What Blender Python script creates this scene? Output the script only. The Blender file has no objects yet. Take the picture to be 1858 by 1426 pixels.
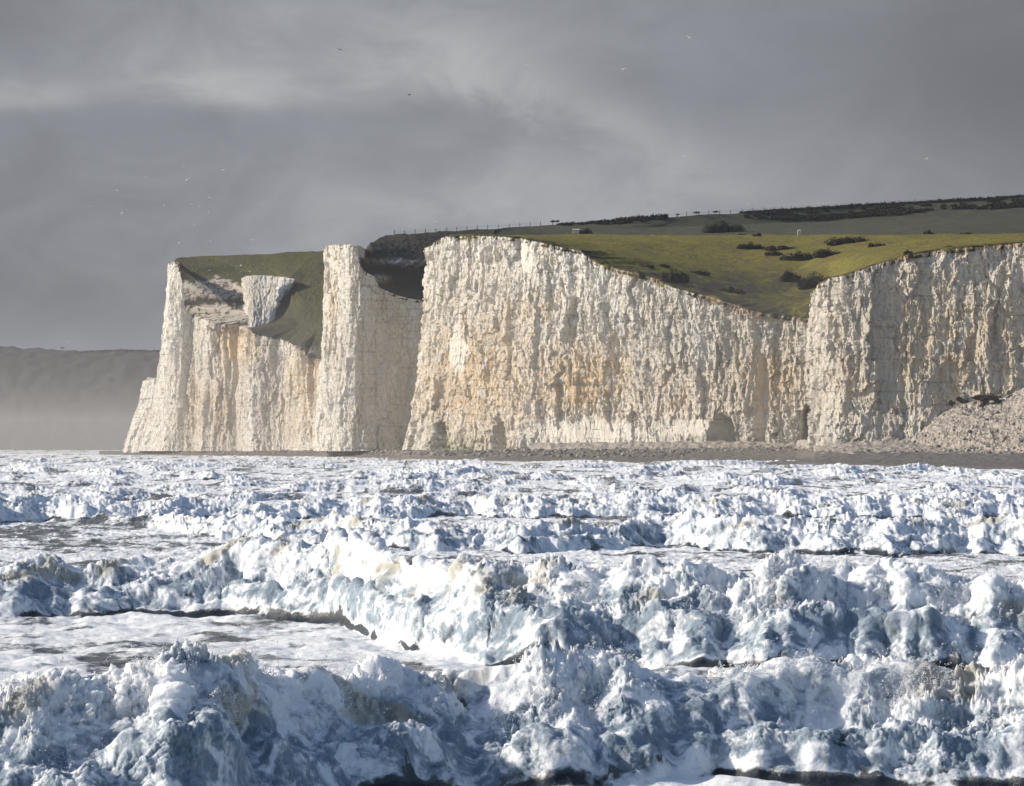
import bpy, bmesh, math, random
import numpy as np
from mathutils import Vector, Matrix

Q = 1.0            # mesh resolution factor
F = 6000.0         # focal length in photo pixels (photo is 1858 wide)
HZ = 811.0         # photo row of the horizon
CH = 4.0           # camera height above still water
rnd = random.Random(7)
scn = bpy.context.scene
col = scn.collection

# ------------------------------------------------------------------ camera, sky, sun, exposure
cam_d = bpy.data.cameras.new("camera"); cam = bpy.data.objects.new("camera", cam_d); col.objects.link(cam)
cam.location = (0, 0, CH); cam.rotation_euler = (math.pi / 2, 0, 0)
cam_d.sensor_width = 36; cam_d.lens = 36 * F / 1858; cam_d.shift_y = 98 / 1858
cam_d.clip_start = 0.5; cam_d.clip_end = 40000
scn.camera = cam

SUN_EL = math.radians(25); SUN_AZ = math.radians(-77)      # azimuth measured from +Y towards +X
sd = Vector((math.sin(SUN_AZ) * math.cos(SUN_EL), math.cos(SUN_AZ) * math.cos(SUN_EL), math.sin(SUN_EL)))
sun_d = bpy.data.lights.new("sun", 'SUN'); sun = bpy.data.objects.new("sun", sun_d); col.objects.link(sun)
sun_d.energy = 5.0; sun_d.angle = math.radians(0.5); sun_d.color = (1.0, 0.90, 0.76)
sun.rotation_euler = sd.to_track_quat('Z', 'Y').to_euler(); sun.location = (-200, 0, 300)

scn.view_settings.view_transform = 'Standard'; scn.view_settings.look = 'None'
scn.view_settings.exposure = 0.15; scn.view_settings.gamma = 1.0; scn.view_settings.use_curve_mapping = False

class NT:
    """tiny node-tree helper"""
    def __init__(s, tree): s.t = tree; s.t.nodes.clear()
    def n(s, typ, **kw):
        nd = s.t.nodes.new(typ)
        for k, v in kw.items():
            if k.startswith('i_'): nd.inputs[k[2:].replace('_', ' ')].default_value = v
            else: setattr(nd, k, v)
        return nd
    def l(s, a, b): s.t.links.new(a, b)
    def val(s, x, sock):
        if hasattr(x, 'links') or hasattr(x, 'is_linked'): s.l(x, sock)
        else: sock.default_value = x
    def m(s, op, a, b=None, c=None, clamp=False):
        nd = s.n('ShaderNodeMath', operation=op, use_clamp=clamp)
        s.val(a, nd.inputs[0])
        if b is not None: s.val(b, nd.inputs[1])
        if c is not None: s.val(c, nd.inputs[2])
        return nd.outputs[0]
    def ramp(s, x, a, b, lo=0.0, hi=1.0):
        nd = s.n('ShaderNodeMapRange', interpolation_type='SMOOTHSTEP')
        s.val(x, nd.inputs[0]); nd.inputs[1].default_value = a; nd.inputs[2].default_value = b
        nd.inputs[3].default_value = lo; nd.inputs[4].default_value = hi
        return nd.outputs[0]
    def mix(s, f, a, b, mode='MIX'):
        nd = s.n('ShaderNodeMix', data_type='RGBA', blend_type=mode)
        s.val(f, nd.inputs[0])
        for x, k in ((a, 6), (b, 7)):
            if isinstance(x, tuple): x = x if len(x) == 4 else (*x, 1)
            s.val(x, nd.inputs[k])
        return nd.outputs[2]
    def noise(s, vec, scale, detail=4, rough=0.55, dist=0.0):
        nd = s.n('ShaderNodeTexNoise'); s.l(vec, nd.inputs['Vector'])
        nd.inputs['Scale'].default_value = scale; nd.inputs['Detail'].default_value = detail
        nd.inputs['Roughness'].default_value = rough; nd.inputs['Distortion'].default_value = dist
        return nd.outputs[0]
    def scale(s, vec, v):
        nd = s.n('ShaderNodeVectorMath', operation='MULTIPLY'); s.l(vec, nd.inputs[0]); nd.inputs[1].default_value = v
        return nd.outputs[0]

world = bpy.data.worlds.new("World"); scn.world = world; world.use_nodes = True
def build_world():
    g = NT(world.node_tree)
    out = g.n('ShaderNodeOutputWorld'); bg = g.n('ShaderNodeBackground'); bg.inputs[1].default_value = 0.1
    g.l(bg.outputs[0], out.inputs[0])
    sky = g.n('ShaderNodeTexSky', sky_type='NISHITA', sun_disc=False)
    sky.sun_elevation = SUN_EL; sky.sun_rotation = SUN_AZ % (2 * math.pi); sky.air_density = 1.2; sky.dust_density = 1.5
    tc = g.n('ShaderNodeTexCoord'); d = tc.outputs['Generated']
    sp = g.n('ShaderNodeSeparateXYZ'); g.l(d, sp.inputs[0])
    x, y, z = sp.outputs
    ya = g.m('MAXIMUM', g.m('ABSOLUTE', y), 0.05)
    az = g.m('DIVIDE', x, ya); el = g.m('DIVIDE', z, ya)       # tangent of bearing and of height
    cv = g.n('ShaderNodeCombineXYZ'); g.l(az, cv.inputs[0]); g.l(el, cv.inputs[2]); cl = cv.outputs[0]
    # broad layers, stretched along the horizon
    n1 = g.noise(g.scale(cl, (6, 1, 14)), 1.0, 5, 0.5, 0.3)
    n2 = g.noise(g.scale(cl, (26, 1, 46)), 1.0, 6, 0.6, 0.6)
    warp = g.m('MULTIPLY', g.m('SUBTRACT', n2, 0.5), 0.035)
    warp2 = g.m('MULTIPLY', g.m('SUBTRACT', g.noise(g.scale(cl, (11, 1, 17)), 1.0, 4, 0.5), 0.5), 0.022)
    def lobe(px, py, rx, ry, tilt=0.0, flat=1.0):
        a0 = (px - 929) / F; e0 = (HZ - py) / F
        dx = g.m('ADD', g.m('SUBTRACT', az, a0), warp); dz = g.m('ADD', g.m('SUBTRACT', el, e0), warp2)
        dz = g.m('ADD', dz, g.m('MULTIPLY', dx, tilt))
        u = g.m('DIVIDE', dx, rx / F); v = g.m('DIVIDE', dz, ry / F)
        v = g.m('MULTIPLY', v, g.m('ADD', 1.0, g.m('MULTIPLY', g.m('LESS_THAN', v, 0.0), flat)))
        r = g.m('ADD', g.m('MULTIPLY', u, u), g.m('MULTIPLY', v, v))
        return g.m('EXPONENT', g.m('MULTIPLY', r, -1.0))
    light = None
    for (px, py, rx, ry, t, w, fl) in [(380, 160, 160, 60, 0.0, 0.80, 1.4), (30, 180, 120, 38, 0.0, .62, 1.2), (760, 150, 190, 85, 0.0, 0.42, 1.2),
                                   (960, 175, 170, 75, 0.30, 0.46, .6), (1110, 240, 190, 50, 0.35, 0.30, .2), (650, 60, 500, 120, 0.0, 0.35, .3),
                                   (1000, 390, 800, 130, -.05, 0.52, .0)]:
        L = g.m('MULTIPLY', lobe(px, py, rx, ry, t, fl), w)
        light = L if light is None else g.m('ADD', light, L)
    light = g.m('MULTIPLY', g.m('MULTIPLY', light, 0.85), g.ramp(n2, 0.3, 0.68, 0.65, 1.15))
    dark = g.m('ADD', g.m('MULTIPLY', lobe(1900, 250, 420, 420), 0.36), g.m('MULTIPLY', lobe(-60, 520, 600, 240), 0.30))
    dark = g.m('ADD', dark, g.m('MULTIPLY', lobe(30, 30, 260, 110), 0.22))
    base = g.m('ADD', 0.232, g.m('MULTIPLY', g.m('SUBTRACT', n1, 0.5), 0.10))
    base = g.m('ADD', base, g.m('MULTIPLY', g.m('SUBTRACT', n2, 0.5), 0.10))
    lum = g.m('MULTIPLY', base, g.m('SUBTRACT', 1.0, dark))
    lum = g.m('ADD', lum, g.m('MULTIPLY', light, 0.235))
    lum = g.m('MULTIPLY', lum, 10.0)                           # the background strength is 0.1
    tint = g.mix(g.m('MINIMUM', light, 1.0), (0.94, 0.985, 1.10), (1.0, 1.01, 0.99))
    cc = g.n('ShaderNodeCombineXYZ')
    for i in range(3): g.l(lum, cc.inputs[i])
    vm = g.n('ShaderNodeVectorMath', operation='MULTIPLY'); g.l(cc.outputs[0], vm.inputs[0]); g.l(tint, vm.inputs[1])
    # cloud bank is closed towards the north-west (the view), broken with blue overhead and behind
    bank = g.ramp(g.m('ADD', el, g.m('MULTIPLY', g.m('LESS_THAN', y, 0.0), 0.9)), 0.25, 0.9, 1.0, 0.0)
    brk = g.noise(g.scale(d, (2.2, 2.2, 4.0)), 1.0, 5, 0.55)
    cov = g.m('MAXIMUM', bank, g.ramp(brk, 0.52, 0.7))
    nish = g.n('ShaderNodeVectorMath', operation='MULTIPLY'); g.l(sky.outputs[0], nish.inputs[0]); nish.inputs[1].default_value = (0.85, 0.95, 1.12)
    g.l(g.mix(cov, nish.outputs[0], vm.outputs[0]), bg.inputs[0])
build_world()

# ------------------------------------------------------------------ numpy noise
def _h(i, j, k, s):
    h = (i.astype(np.int64) * 374761393 + j.astype(np.int64) * 668265263 + k.astype(np.int64) * 2147483647 + s * 974711) & 0xffffffff
    h = ((h ^ (h >> 13)) * 1274126177) & 0xffffffff
    h = ((h ^ (h >> 16)) * 2246822519) & 0xffffffff
    return (h ^ (h >> 15)) & 0xffffffff
_G = np.random.RandomState(3).normal(size=(256, 3)); _G /= np.linalg.norm(_G, axis=1)[:, None]; _G = (_G * 1.6).astype(np.float32)
def pn(x, y, z=0.0, s=0):
    """gradient noise, about -1..1"""
    x, y, z = np.broadcast_arrays(np.asarray(x, np.float32), np.asarray(y, np.float32), np.asarray(z, np.float32))
    i, j, k = np.floor(x), np.floor(y), np.floor(z); fx, fy, fz = x - i, y - j, z - k
    u, v, w = [t * t * t * (t * (t * 6 - 15) + 10) for t in (fx, fy, fz)]
    r = 0
    for a in (0, 1):
        for b in (0, 1):
            for c in (0, 1):
                g = _G[_h(i + a, j + b, k + c, s) & 255]
                dt = g[..., 0] * (fx - a) + g[..., 1] * (fy - b) + g[..., 2] * (fz - c)
                r = r + dt * (u if a else 1 - u) * (v if b else 1 - v) * (w if c else 1 - w)
    return r
def fbm(x, y, z=0.0, s=0, o=4, g=0.5, l=2.03):
    r = 0; a = 1
    for k in range(o): r = r + a * pn(x, y, z, s + k); x, y, z = x * l, y * l, z * l; a *= g
    return r
_P = np.random.RandomState(9).permutation(4096).astype(np.int32); _J = (np.random.RandomState(10).random_sample((4096, 3)) * 0.9 + 0.05).astype(np.float32)
def wor(x, y, z, s=0):
    """distance to the nearest of scattered points (cell noise), threaded"""
    from concurrent.futures import ThreadPoolExecutor
    x = np.asarray(x, np.float32); y = np.asarray(y, np.float32); z = np.asarray(z, np.float32); out = np.empty(x.shape, np.float32)
    def run(sl):
        X, Y, Z = x[sl], y[sl], z[sl]; i = np.floor(X).astype(np.int32); j = np.floor(Y).astype(np.int32); k = np.floor(Z).astype(np.int32)
        fx, fy, fz = X - i, Y - j, Z - k; best = np.full(X.shape, 9, np.float32)
        for c in (-1, 0, 1):
            pk = _P[(k + c + s * 31) & 4095]
            for b in (-1, 0, 1):
                pj = _P[(j + b + pk) & 4095]
                for a in (-1, 0, 1):
                    J = _J[_P[(i + a + pj) & 4095]]
                    d = (J[:, 0] + a - fx) ** 2 + (J[:, 1] + b - fy) ** 2 + (J[:, 2] + c - fz) ** 2
                    np.minimum(best, d, out=best)
        out[sl] = best
    n = len(x); ch = 60000
    with ThreadPoolExecutor(4) as ex: list(ex.map(run, [slice(q, min(n, q + ch)) for q in range(0, n, ch)]))
    return np.sqrt(out)
def sst(x, a, b): t = np.clip((x - a) / (b - a), 0, 1); return t * t * (3 - 2 * t)

# ------------------------------------------------------------------ mesh helpers
def W(px, py, D): return np.array([(px - 929) / F * D, D, CH + (HZ - py) / F * D])
def pxof(x, D): return x / D * F + 929
def pyof(z, D): return HZ - (z - CH) * F / D
def grid_mesh(name, P, mat, attrs=None, smooth=True, flip=False):
    """P: (nu, nv, 3) vertices"""
    nu, nv = P.shape[:2]
    me = bpy.data.meshes.new(name)
    idx = np.arange(nu * nv, dtype=np.int32).reshape(nu, nv)
    q = np.stack([idx[:-1, :-1], idx[1:, :-1], idx[1:, 1:], idx[:-1, 1:]], -1).reshape(-1, 4)
    if flip: q = q[:, ::-1]
    me.vertices.add(nu * nv); me.vertices.foreach_set('co', np.ascontiguousarray(P, np.float32).ravel())
    me.loops.add(q.size); me.loops.foreach_set('vertex_index', np.ascontiguousarray(q).ravel())
    me.polygons.add(len(q)); me.polygons.foreach_set('loop_start', np.arange(0, q.size, 4, dtype=np.int32))
    me.polygons.foreach_set('loop_total', np.full(len(q), 4, np.int32))
    me.update(calc_edges=True)
    me.polygons.foreach_set('use_smooth', np.full(len(q), smooth))
    for k, v in (attrs or {}).items():
        a = me.attributes.new(k, 'FLOAT', 'POINT'); a.data.foreach_set('value', np.ascontiguousarray(v, np.float32).ravel())
    me.materials.append(mat); me.update()
    o = bpy.data.objects.new(name, me); col.objects.link(o)
    return o
def tag(o, label=None, cat=None, group=None, kind=None):
    if label: o['label'] = label
    if cat: o['category'] = cat
    if group: o['group'] = group
    if kind: o['kind'] = kind
    return o
def mesh_obj(name, vs, fs, mat, parent=None, smooth=False):
    me = bpy.data.meshes.new(name); me.from_pydata([tuple(map(float, v)) for v in vs], [], fs); me.update()
    if smooth: me.polygons.foreach_set('use_smooth', [True] * len(me.polygons))
    me.materials.append(mat); o = bpy.data.objects.new(name, me); col.objects.link(o)
    if parent: o.parent = parent
    return o
def empty(name, loc):
    o = bpy.data.objects.new(name, None); o.location = tuple(map(float, loc)); o.empty_display_size = 0.5; col.objects.link(o); return o

# ------------------------------------------------------------------ materials
def new_mat(name):
    m = bpy.data.materials.new(name); m.use_nodes = True; g = NT(m.node_tree)
    out = g.n('ShaderNodeOutputMaterial'); b = g.n('ShaderNodeBsdfPrincipled'); g.l(b.outputs[0], out.inputs[0])
    b.inputs['Roughness'].default_value = 0.9; b.inputs['Specular IOR Level'].default_value = 0.2
    return m, g, b
def attr(g, n): a = g.n('ShaderNodeAttribute', attribute_name=n); return a.outputs['Fac']
def pos(g): return g.n('ShaderNodeNewGeometry').outputs['Position']
def bump(g, b, h, dist, st=1.0):
    bp = g.n('ShaderNodeBump'); bp.inputs['Strength'].default_value = st; bp.inputs['Distance'].default_value = dist
    g.l(h, bp.inputs['Height']); g.l(bp.outputs[0], b.inputs['Normal'])

def mat_chalk():
    m, g, b = new_mat("chalk"); p = pos(g)
    soil, stain, alg, grey = attr(g, 'soil'), attr(g, 'stain'), attr(g, 'algae'), attr(g, 'grey')
    fine = g.noise(g.scale(p, (1, 1, 0.42)), 1.5, 5, 0.72)
    mid = g.noise(g.scale(p, (1, 1, 0.35)), 0.28, 4, 0.6)
    c = g.mix(g.ramp(mid, 0.35, 0.65), (0.86, 0.80, 0.69), (0.94, 0.91, 0.84))
    c = g.mix(grey, c, (0.54, 0.485, 0.40))
    c = g.mix(g.m('MULTIPLY', g.ramp(fine, 0.52, 0.64), 0.5), c, (0.33, 0.30, 0.26))
    st = g.m('MULTIPLY', stain, g.ramp(g.noise(g.scale(p, (1, 1, 0.5)), 0.5, 5, 0.7), 0.3, 0.62), clamp=True)
    c = g.mix(g.m('MULTIPLY', st, 0.85), c, (0.76, 0.54, 0.28))
    so = g.m('MULTIPLY', soil, g.ramp(g.noise(g.scale(p, (1, 1, 0.3)), 0.9, 4, 0.7), 0.3, 0.55), clamp=True)
    c = g.mix(g.m('MULTIPLY', so, 0.8), c, (0.42, 0.28, 0.17))
    al = g.m('MULTIPLY', alg, g.ramp(g.noise(p, 0.5, 5, 0.7), 0.4, 0.6), clamp=True)
    c = g.mix(al, c, (0.16, 0.17, 0.07))
    dk = g.m('MULTIPLY', g.ramp(g.noise(g.scale(p, (1, 1, 0.11)), 1.3, 4, 0.7), 0.55, 0.66), g.ramp(g.noise(g.scale(p, (1, 1, 0.5)), 0.09, 3, 0.6), 0.40, 0.58)); c = g.mix(g.m('MULTIPLY', dk, 0.8), c, (0.27, 0.25, 0.22))
    c = g.mix(g.m('MULTIPLY', attr(g, 'fresh'), .8), c, (0.93, 0.87, 0.77))
    # bedding: thin flint seams
    sep = g.n('ShaderNodeSeparateXYZ'); g.l(p, sep.inputs[0])
    wz = g.m('ADD', sep.outputs[2], g.m('MULTIPLY', g.noise(g.scale(p, (0.03, 0.03, 0)), 1, 2), 4.0))
    wz2 = g.m('MULTIPLY', wz, 0.36)
    fr = g.m('FRACT', wz2)
    seam = g.m('MULTIPLY', g.m('LESS_THAN', fr, 0.10), g.ramp(g.noise(g.scale(p, (0.12, 0.12, 0.5)), 1, 3), 0.48, 0.62))
    c = g.mix(g.m('MULTIPLY', seam, 0.38), c, (0.22, 0.20, 0.17))
    g.l(c, b.inputs['Base Color'])
    hh = g.m('ADD', g.noise(g.scale(p, (1, 1, 0.5)), 1.1, 6, 0.75), g.m('MULTIPLY', seam, -0.25))
    bump(g, b, hh, 1.3, 1.0)
    return m
def mat_grass(name, ca, cb, cc, scrub=(0.035, 0.033, 0.026)):
    m, g, b = new_mat(name); p = pos(g)
    n1 = g.noise(g.scale(p, (1, 0.45, 1)), 0.02, 5, 0.6); n2 = g.noise(g.scale(p, (1, 0.3, 1)), 0.16, 5, 0.7)
    c = g.mix(g.ramp(n1, 0.35, 0.65), ca, cb)
    c = g.mix(g.m('MULTIPLY', g.ramp(n2, 0.42, 0.68), 0.75), c, cc)
    n3 = g.noise(g.scale(p, (1, 0.6, 1)), 0.9, 4, 0.7)
    c = g.mix(g.m('MULTIPLY', g.ramp(n3, 0.47, 0.64), 0.7), c, scrub)
    c = g.mix(g.m('MULTIPLY', attr(g, 'scrub'), g.ramp(n2, 0.3, 0.55), clamp=True), c, scrub)  # on the hill and hillside, scrub also deepens the painted cloud shadow
    ck = g.m('MULTIPLY', attr(g, 'chalk'), g.ramp(g.noise(g.scale(p, (1, 1, 1)), 0.35, 5, 0.75), 0.40, 0.50), clamp=True)
    ck = g.m('MAXIMUM', ck, g.ramp(attr(g, 'chalk'), 1.0, 1.5))
    c = g.mix(ck, c, (0.55, 0.49, 0.42))
    g.l(c, b.inputs['Base Color'])
    bump(g, b, g.m('ADD', n3, g.noise(p, 2.5, 3, 0.7)), 0.45, 0.8)
    return m
def mat_plain(name, c1, c2, sc=1.0, rough=0.9, bd=0.1, detail=5):
    m, g, b = new_mat(name); p = pos(g)
    n = g.noise(p, sc, detail, 0.65)
    g.l(g.mix(g.ramp(n, 0.35, 0.65), c1, c2), b.inputs['Base Color']); b.inputs['Roughness'].default_value = rough
    if bd: bump(g, b, n, bd, 0.8)
    return m
def mat_sea():
    m, g, b = new_mat("sea_water"); p = pos(g)
    fo = attr(g, 'foam'); thin = attr(g, 'thin')
    fine = g.noise(p, 9.0, 5, 0.7); lace = g.noise(g.scale(p, (1, .6, 1)), 2.2, 5, 0.7, 0.6)
    f = g.m('ADD', fo, g.m('MULTIPLY', g.m('SUBTRACT', g.m('ADD', g.m('MULTIPLY', fine, 0.4), g.m('MULTIPLY', lace, 0.6)), 0.5), 0.9))
    f = g.ramp(f, 0.36, 0.60)
    dn = g.m('ADD', attr(g, 'dense_lit'), g.m('MULTIPLY', g.m('SUBTRACT', fine, 0.5), 0.9)); foamc = g.mix(g.ramp(dn, 0.12, 0.85), (0.22, 0.28, 0.34), (0.84, 0.86, 0.88)); foamc = g.mix(g.ramp(thin, 0.0, 1.0, 0, .8), foamc, (0.36, 0.34, 0.27))  # foam density, with shaded fronts and lit crests painted in
    wat = g.mix(g.ramp(lace, 0.4, 0.65), (0.062, 0.074, 0.082), (0.15, 0.155, 0.15)); wat = g.mix(g.ramp(attr(g, 'under'), 0.1, 0.6), wat, (0.022, 0.028, 0.036))  # darker water colour stands for the shaded undercut at each breaker foot
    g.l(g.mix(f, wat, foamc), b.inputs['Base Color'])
    g.l(g.ramp(f, 0, 1, 0.16, 0.75), b.inputs['Roughness'])
    b.inputs['Specular IOR Level'].default_value = 0.5; b.inputs['IOR'].default_value = 1.33
    g.l(g.m('MULTIPLY', f, 0.75), b.inputs['Subsurface Weight']); b.inputs['Subsurface Radius'].default_value = (1, 1, 1); b.inputs['Subsurface Scale'].default_value = 0.14
    bump(g, b, g.m('ADD', fine, g.m('MULTIPLY', lace, 0.8)), 0.045, 0.9)
    return m
M = dict(
    chalk=mat_chalk(),
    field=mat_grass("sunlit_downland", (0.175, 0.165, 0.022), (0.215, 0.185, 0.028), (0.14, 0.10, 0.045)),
    hill=mat_grass("cloud_shaded_grass", (0.070, 0.078, 0.045), (0.085, 0.088, 0.052), (0.062, 0.056, 0.042)),  # greyed grass colour carries the cloud shadow over the hill
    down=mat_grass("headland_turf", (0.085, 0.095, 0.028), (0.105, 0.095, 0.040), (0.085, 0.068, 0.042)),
    dark=mat_grass("cloud_shaded_slope", (0.034, 0.032, 0.026), (0.045, 0.041, 0.034), (0.065, 0.056, 0.045), (0.028, 0.026, 0.022)),  # darker vegetation colour stands in for cloud shadow
    far=mat_grass("far_headland", (0.030, 0.032, 0.030), (0.040, 0.040, 0.038), (0.05, 0.045, 0.045)),
    sea=mat_sea(),
    gorse=mat_plain("gorse_leaf", (0.009, 0.010, 0.007), (0.022, 0.022, 0.014), 0.8, 0.85, 0),
    bark=mat_plain("bark", (0.05, 0.04, 0.03), (0.09, 0.075, 0.06), 2.0),
    wood=mat_plain("weathered_wood", (0.10, 0.085, 0.07), (0.17, 0.15, 0.13), 3.0),
    shingle=mat_plain("shingle", (0.20, 0.175, 0.15), (0.36, 0.32, 0.28), 1.1, 0.8, 0.5, 8),
    wetshingle=mat_plain("wet_shingle", (0.10, 0.092, 0.085), (0.22, 0.20, 0.18), 0.9, 0.6, 0.4, 8),
    scree=mat_plain("chalk_scree", (0.17, 0.15, 0.13), (0.50, 0.45, 0.40), 1.3, 0.95, 0.35, 8),
    rock=mat_plain("shore_rock", (0.12, 0.11, 0.10), (0.42, 0.39, 0.35), 0.4, 0.85, 0.3),
    turf=mat_plain("pit_shade", (0.018, 0.014, 0.011), (0.05, 0.04, 0.03), 1.0, 0.95, 0.3),  # near-black colour for the lumps that replace shaded pits
    white=mat_plain("white_feather", (0.75, 0.75, 0.74), (0.85, 0.85, 0.84), 8, 0.7, 0),
    black=mat_plain("black_feather", (0.015, 0.014, 0.014), (0.03, 0.028, 0.028), 8, 0.7, 0),
    cloth=mat_plain("dark_coat", (0.02, 0.02, 0.025), (0.035, 0.035, 0.04), 3, 0.9, 0),
    skin=mat_plain("skin", (0.45, 0.28, 0.2), (0.5, 0.32, 0.23), 3, 0.7, 0),
    pale=mat_plain("pale_block", (0.5, 0.48, 0.44), (0.62, 0.6, 0.55), 2, 0.9, 0.05),
)

# ------------------------------------------------------------------ cliffs: a face hung between a cliff-top line and a foot line
def resample(pts, n):
    pts = np.asarray(pts, float); d = np.r_[0, np.cumsum(np.linalg.norm(np.diff(pts[:, :3], axis=0), axis=1))]
    t = np.linspace(0, d[-1], n)
    return np.stack([np.interp(t, d, pts[:, k]) for k in range(pts.shape[1])], 1), t
def cliff(name, ctrl, step, seed, flute=2.2, hollows=(), stains=(), soils=(), greys=(), algae=(), power=2.2, calm=1.0, fresh=()):
    """ctrl rows: px_top, py_top, D_top, px_foot, z_foot, D_foot"""
    rows = []
    for (a, b, c, d, e, f) in ctrl:
        if seed == 11: k_ = 34 * min(1, max(0, (1478 - a) / 420)); c += k_; f += k_
        rows.append([*W(a, b, c), (d - 929) / F * f, f, e])
    rows, s = resample(rows, int(0.5 + Q * sum(np.linalg.norm(np.array(rows[i + 1][:3]) - rows[i][:3]) for i in range(len(rows) - 1)) / step))
    top, bot = rows[:, :3], rows[:, 3:6]
    mh = (top[:, 2] - bot[:, 2]).max(); nv = int(Q * mh / step * 0.9)
    v = np.linspace(0, 1, nv)[None, :, None]
    fv = v ** power * 0.8 + v * 0.2
    P = top[:, None, :] * (1 - fv) + bot[:, None, :] * fv
    P[..., 2] = top[:, None, 2] * (1 - v[..., 0]) + bot[:, None, 2] * v[..., 0]
    tan = np.gradient(top[:, :2] * 0.5 + bot[:, :2] * 0.5, axis=0)
    k = max(3, int(6 / step * Q)); ker = np.ones(k) / k
    tan = np.stack([np.convolve(np.pad(tan[:, i], k, mode='edge'), ker, 'same')[k:-k] for i in (0, 1)], 1)
    tan /= np.linalg.norm(tan, axis=1)[:, None] + 1e-9
    nrm = np.stack([tan[:, 1], -tan[:, 0]], 1)               # lines run left to right: outward is towards the sea
    S = s[:, None] + 0 * P[..., 2]; Z = P[..., 2]
    w = fbm(S / 25, Z / 50, 0, seed + 5, 2) * 5
    r1 = 1 - np.abs(fbm((S + w) / 15, Z / 110, 0, seed, 2)) * 1.6        # broad buttresses
    r2 = 1 - np.abs(fbm((S + w) / 5.5, Z / 40, 0, seed + 10, 3)) * 1.6
    r3 = np.abs(fbm((S + w * .5) / 1.5, Z / 4.5, 0, seed + 20, 4, 0.65))
    led = fbm(S / 14, Z / 1.3, 0, seed + 30, 3, 0.6)
    blk = np.floor(2.5 * fbm(np.floor(S / 1.1 + 0.3 * np.floor(Z / 1.7)) * .73, np.floor(Z / 1.7) * .77, 0, seed + 40, 1)) / 2.5
    b2_ = pn(np.floor(S / .62 + .4 * np.floor(Z / 1.05)) * .71, np.floor(Z / 1.05) * .69, 0, seed + 41); vj = np.maximum(0, pn(S / 1.0, Z / 16, 0, seed + 42) - .25)
    def cells(cs, cz, sd):
        """broken faces: every cell of the wall has its own set-back and tilt"""
        U = (S + 1.2 * pn(S / 2.5, Z / 3, 0, sd)) / cs; V_ = (Z + 1.5 * pn(S / 3, Z / 4, 0, sd + 1)) / cz; iu, iv = np.floor(U).astype(np.int32), np.floor(V_).astype(np.int32)
        best = np.full(U.shape, 9.0); val = np.zeros(U.shape)
        for q in (-1, 0, 1):
            for r_ in (-1, 0, 1):
                J = _J[_P[(iu + q + _P[(iv + r_ + sd * 7) & 4095]) & 4095]]; du = iu + q + J[..., 0] - U; dv = iv + r_ + J[..., 1] - V_; dd_ = du * du + dv * dv
                t_ = dd_ < best; best = np.where(t_, dd_, best); val = np.where(t_, (J[..., 2] - .5) + (J[..., 0] - .5) * du * 1.6 + (J[..., 1] - .5) * dv * .8, val)
        return val
    cel = 1.9 * cells(6.5, 13, seed) + 1.0 * cells(2.3, 4.6, seed + 3) + 0.50 * cells(1.0, 2.6, seed + 6)
    pat = 0.35 + 0.65 * sst(fbm(S / 16, Z / 16, 0, seed + 80, 2), -.3, .3)
    env = 0.35 + 0.65 * np.sin(np.pi * np.clip(v[..., 0], 0.03, 0.93) ** 0.8) ** 0.5
    d = flute * env * (0.8 * (r1 - .5) + 0.25 * (r2 - .5)) + calm * (cel - pat * 0.38 * r3 + 0.22 * led + 0.12 * blk + 0.1 * b2_ - pat * 0.9 * vj)
    px = pxof(P[..., 0], P[..., 1]); py = pyof(P[..., 2], P[..., 1])
    fr = np.zeros(px.shape)
    for (cx, cy, rx, ry) in fresh: fr = np.maximum(fr, sst(1.25 - ((px - cx) / rx) ** 2 - ((py - cy) / ry) ** 2 + .5 * fbm(S / 4, Z / 5, 0, seed + 90, 4, .6), 0, 1.1))
    d = d * (1 - .65 * fr)
    for (hx, hy, rx, ry, dep) in hollows:                    # caves and alcoves
        q = ((px - hx) / rx) ** 2 + (np.maximum(0, (hy - py)) / ry) ** 2 + (np.maximum(0, py - hy) / 200.0) ** 2
        q = q + 0.25 * fbm(S / 2, Z / 3, 0, seed + 60, 2)
        d = d * (1 - 0.8 * sst(q, 1.0, 0.6)) - dep * sst(q, 1.05, 0.35)
    P[..., 0] += nrm[:, None, 0] * d; P[..., 1] += nrm[:, None, 1] * d
    P[:, 0, 2] += 0
    P[..., 2] += 0.3 * pn(S / 1.3, Z / 2, 0, seed + 50) * (v[..., 0] > 0)
    depth = top[:, None, 2] - Z
    def fld(lst, base=0.0):
        a = np.full(px.shape, base)
        for (cx, cy, rx, ry, wt) in lst:
            a = np.maximum(a, wt * np.exp(-((px - cx) / rx) ** 2 - ((py - cy) / ry) ** 2))
        return a
    soil = np.zeros(px.shape)
    for (x0, x1, th) in soils:
        soil = np.maximum(soil, sst(px, x0 - 15, x0 + 15) * sst(px, x1 + 15, x1 - 15) * sst(depth, th * (1.3 + .8 * pn(S / 6, 0, 0, seed)), 0.0) * 1.4)
    A = dict(fresh=fr, soil=soil, stain=fld(stains), algae=fld(algae), grey=fld(greys) + 0.25 * sst(pn(S / 9, Z / 30, 0, seed + 70), 0.0, 0.6))
    o = grid_mesh(name, P, M['chalk'], A, smooth=False)
    tag(o, kind='structure')
    return P, o

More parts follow.
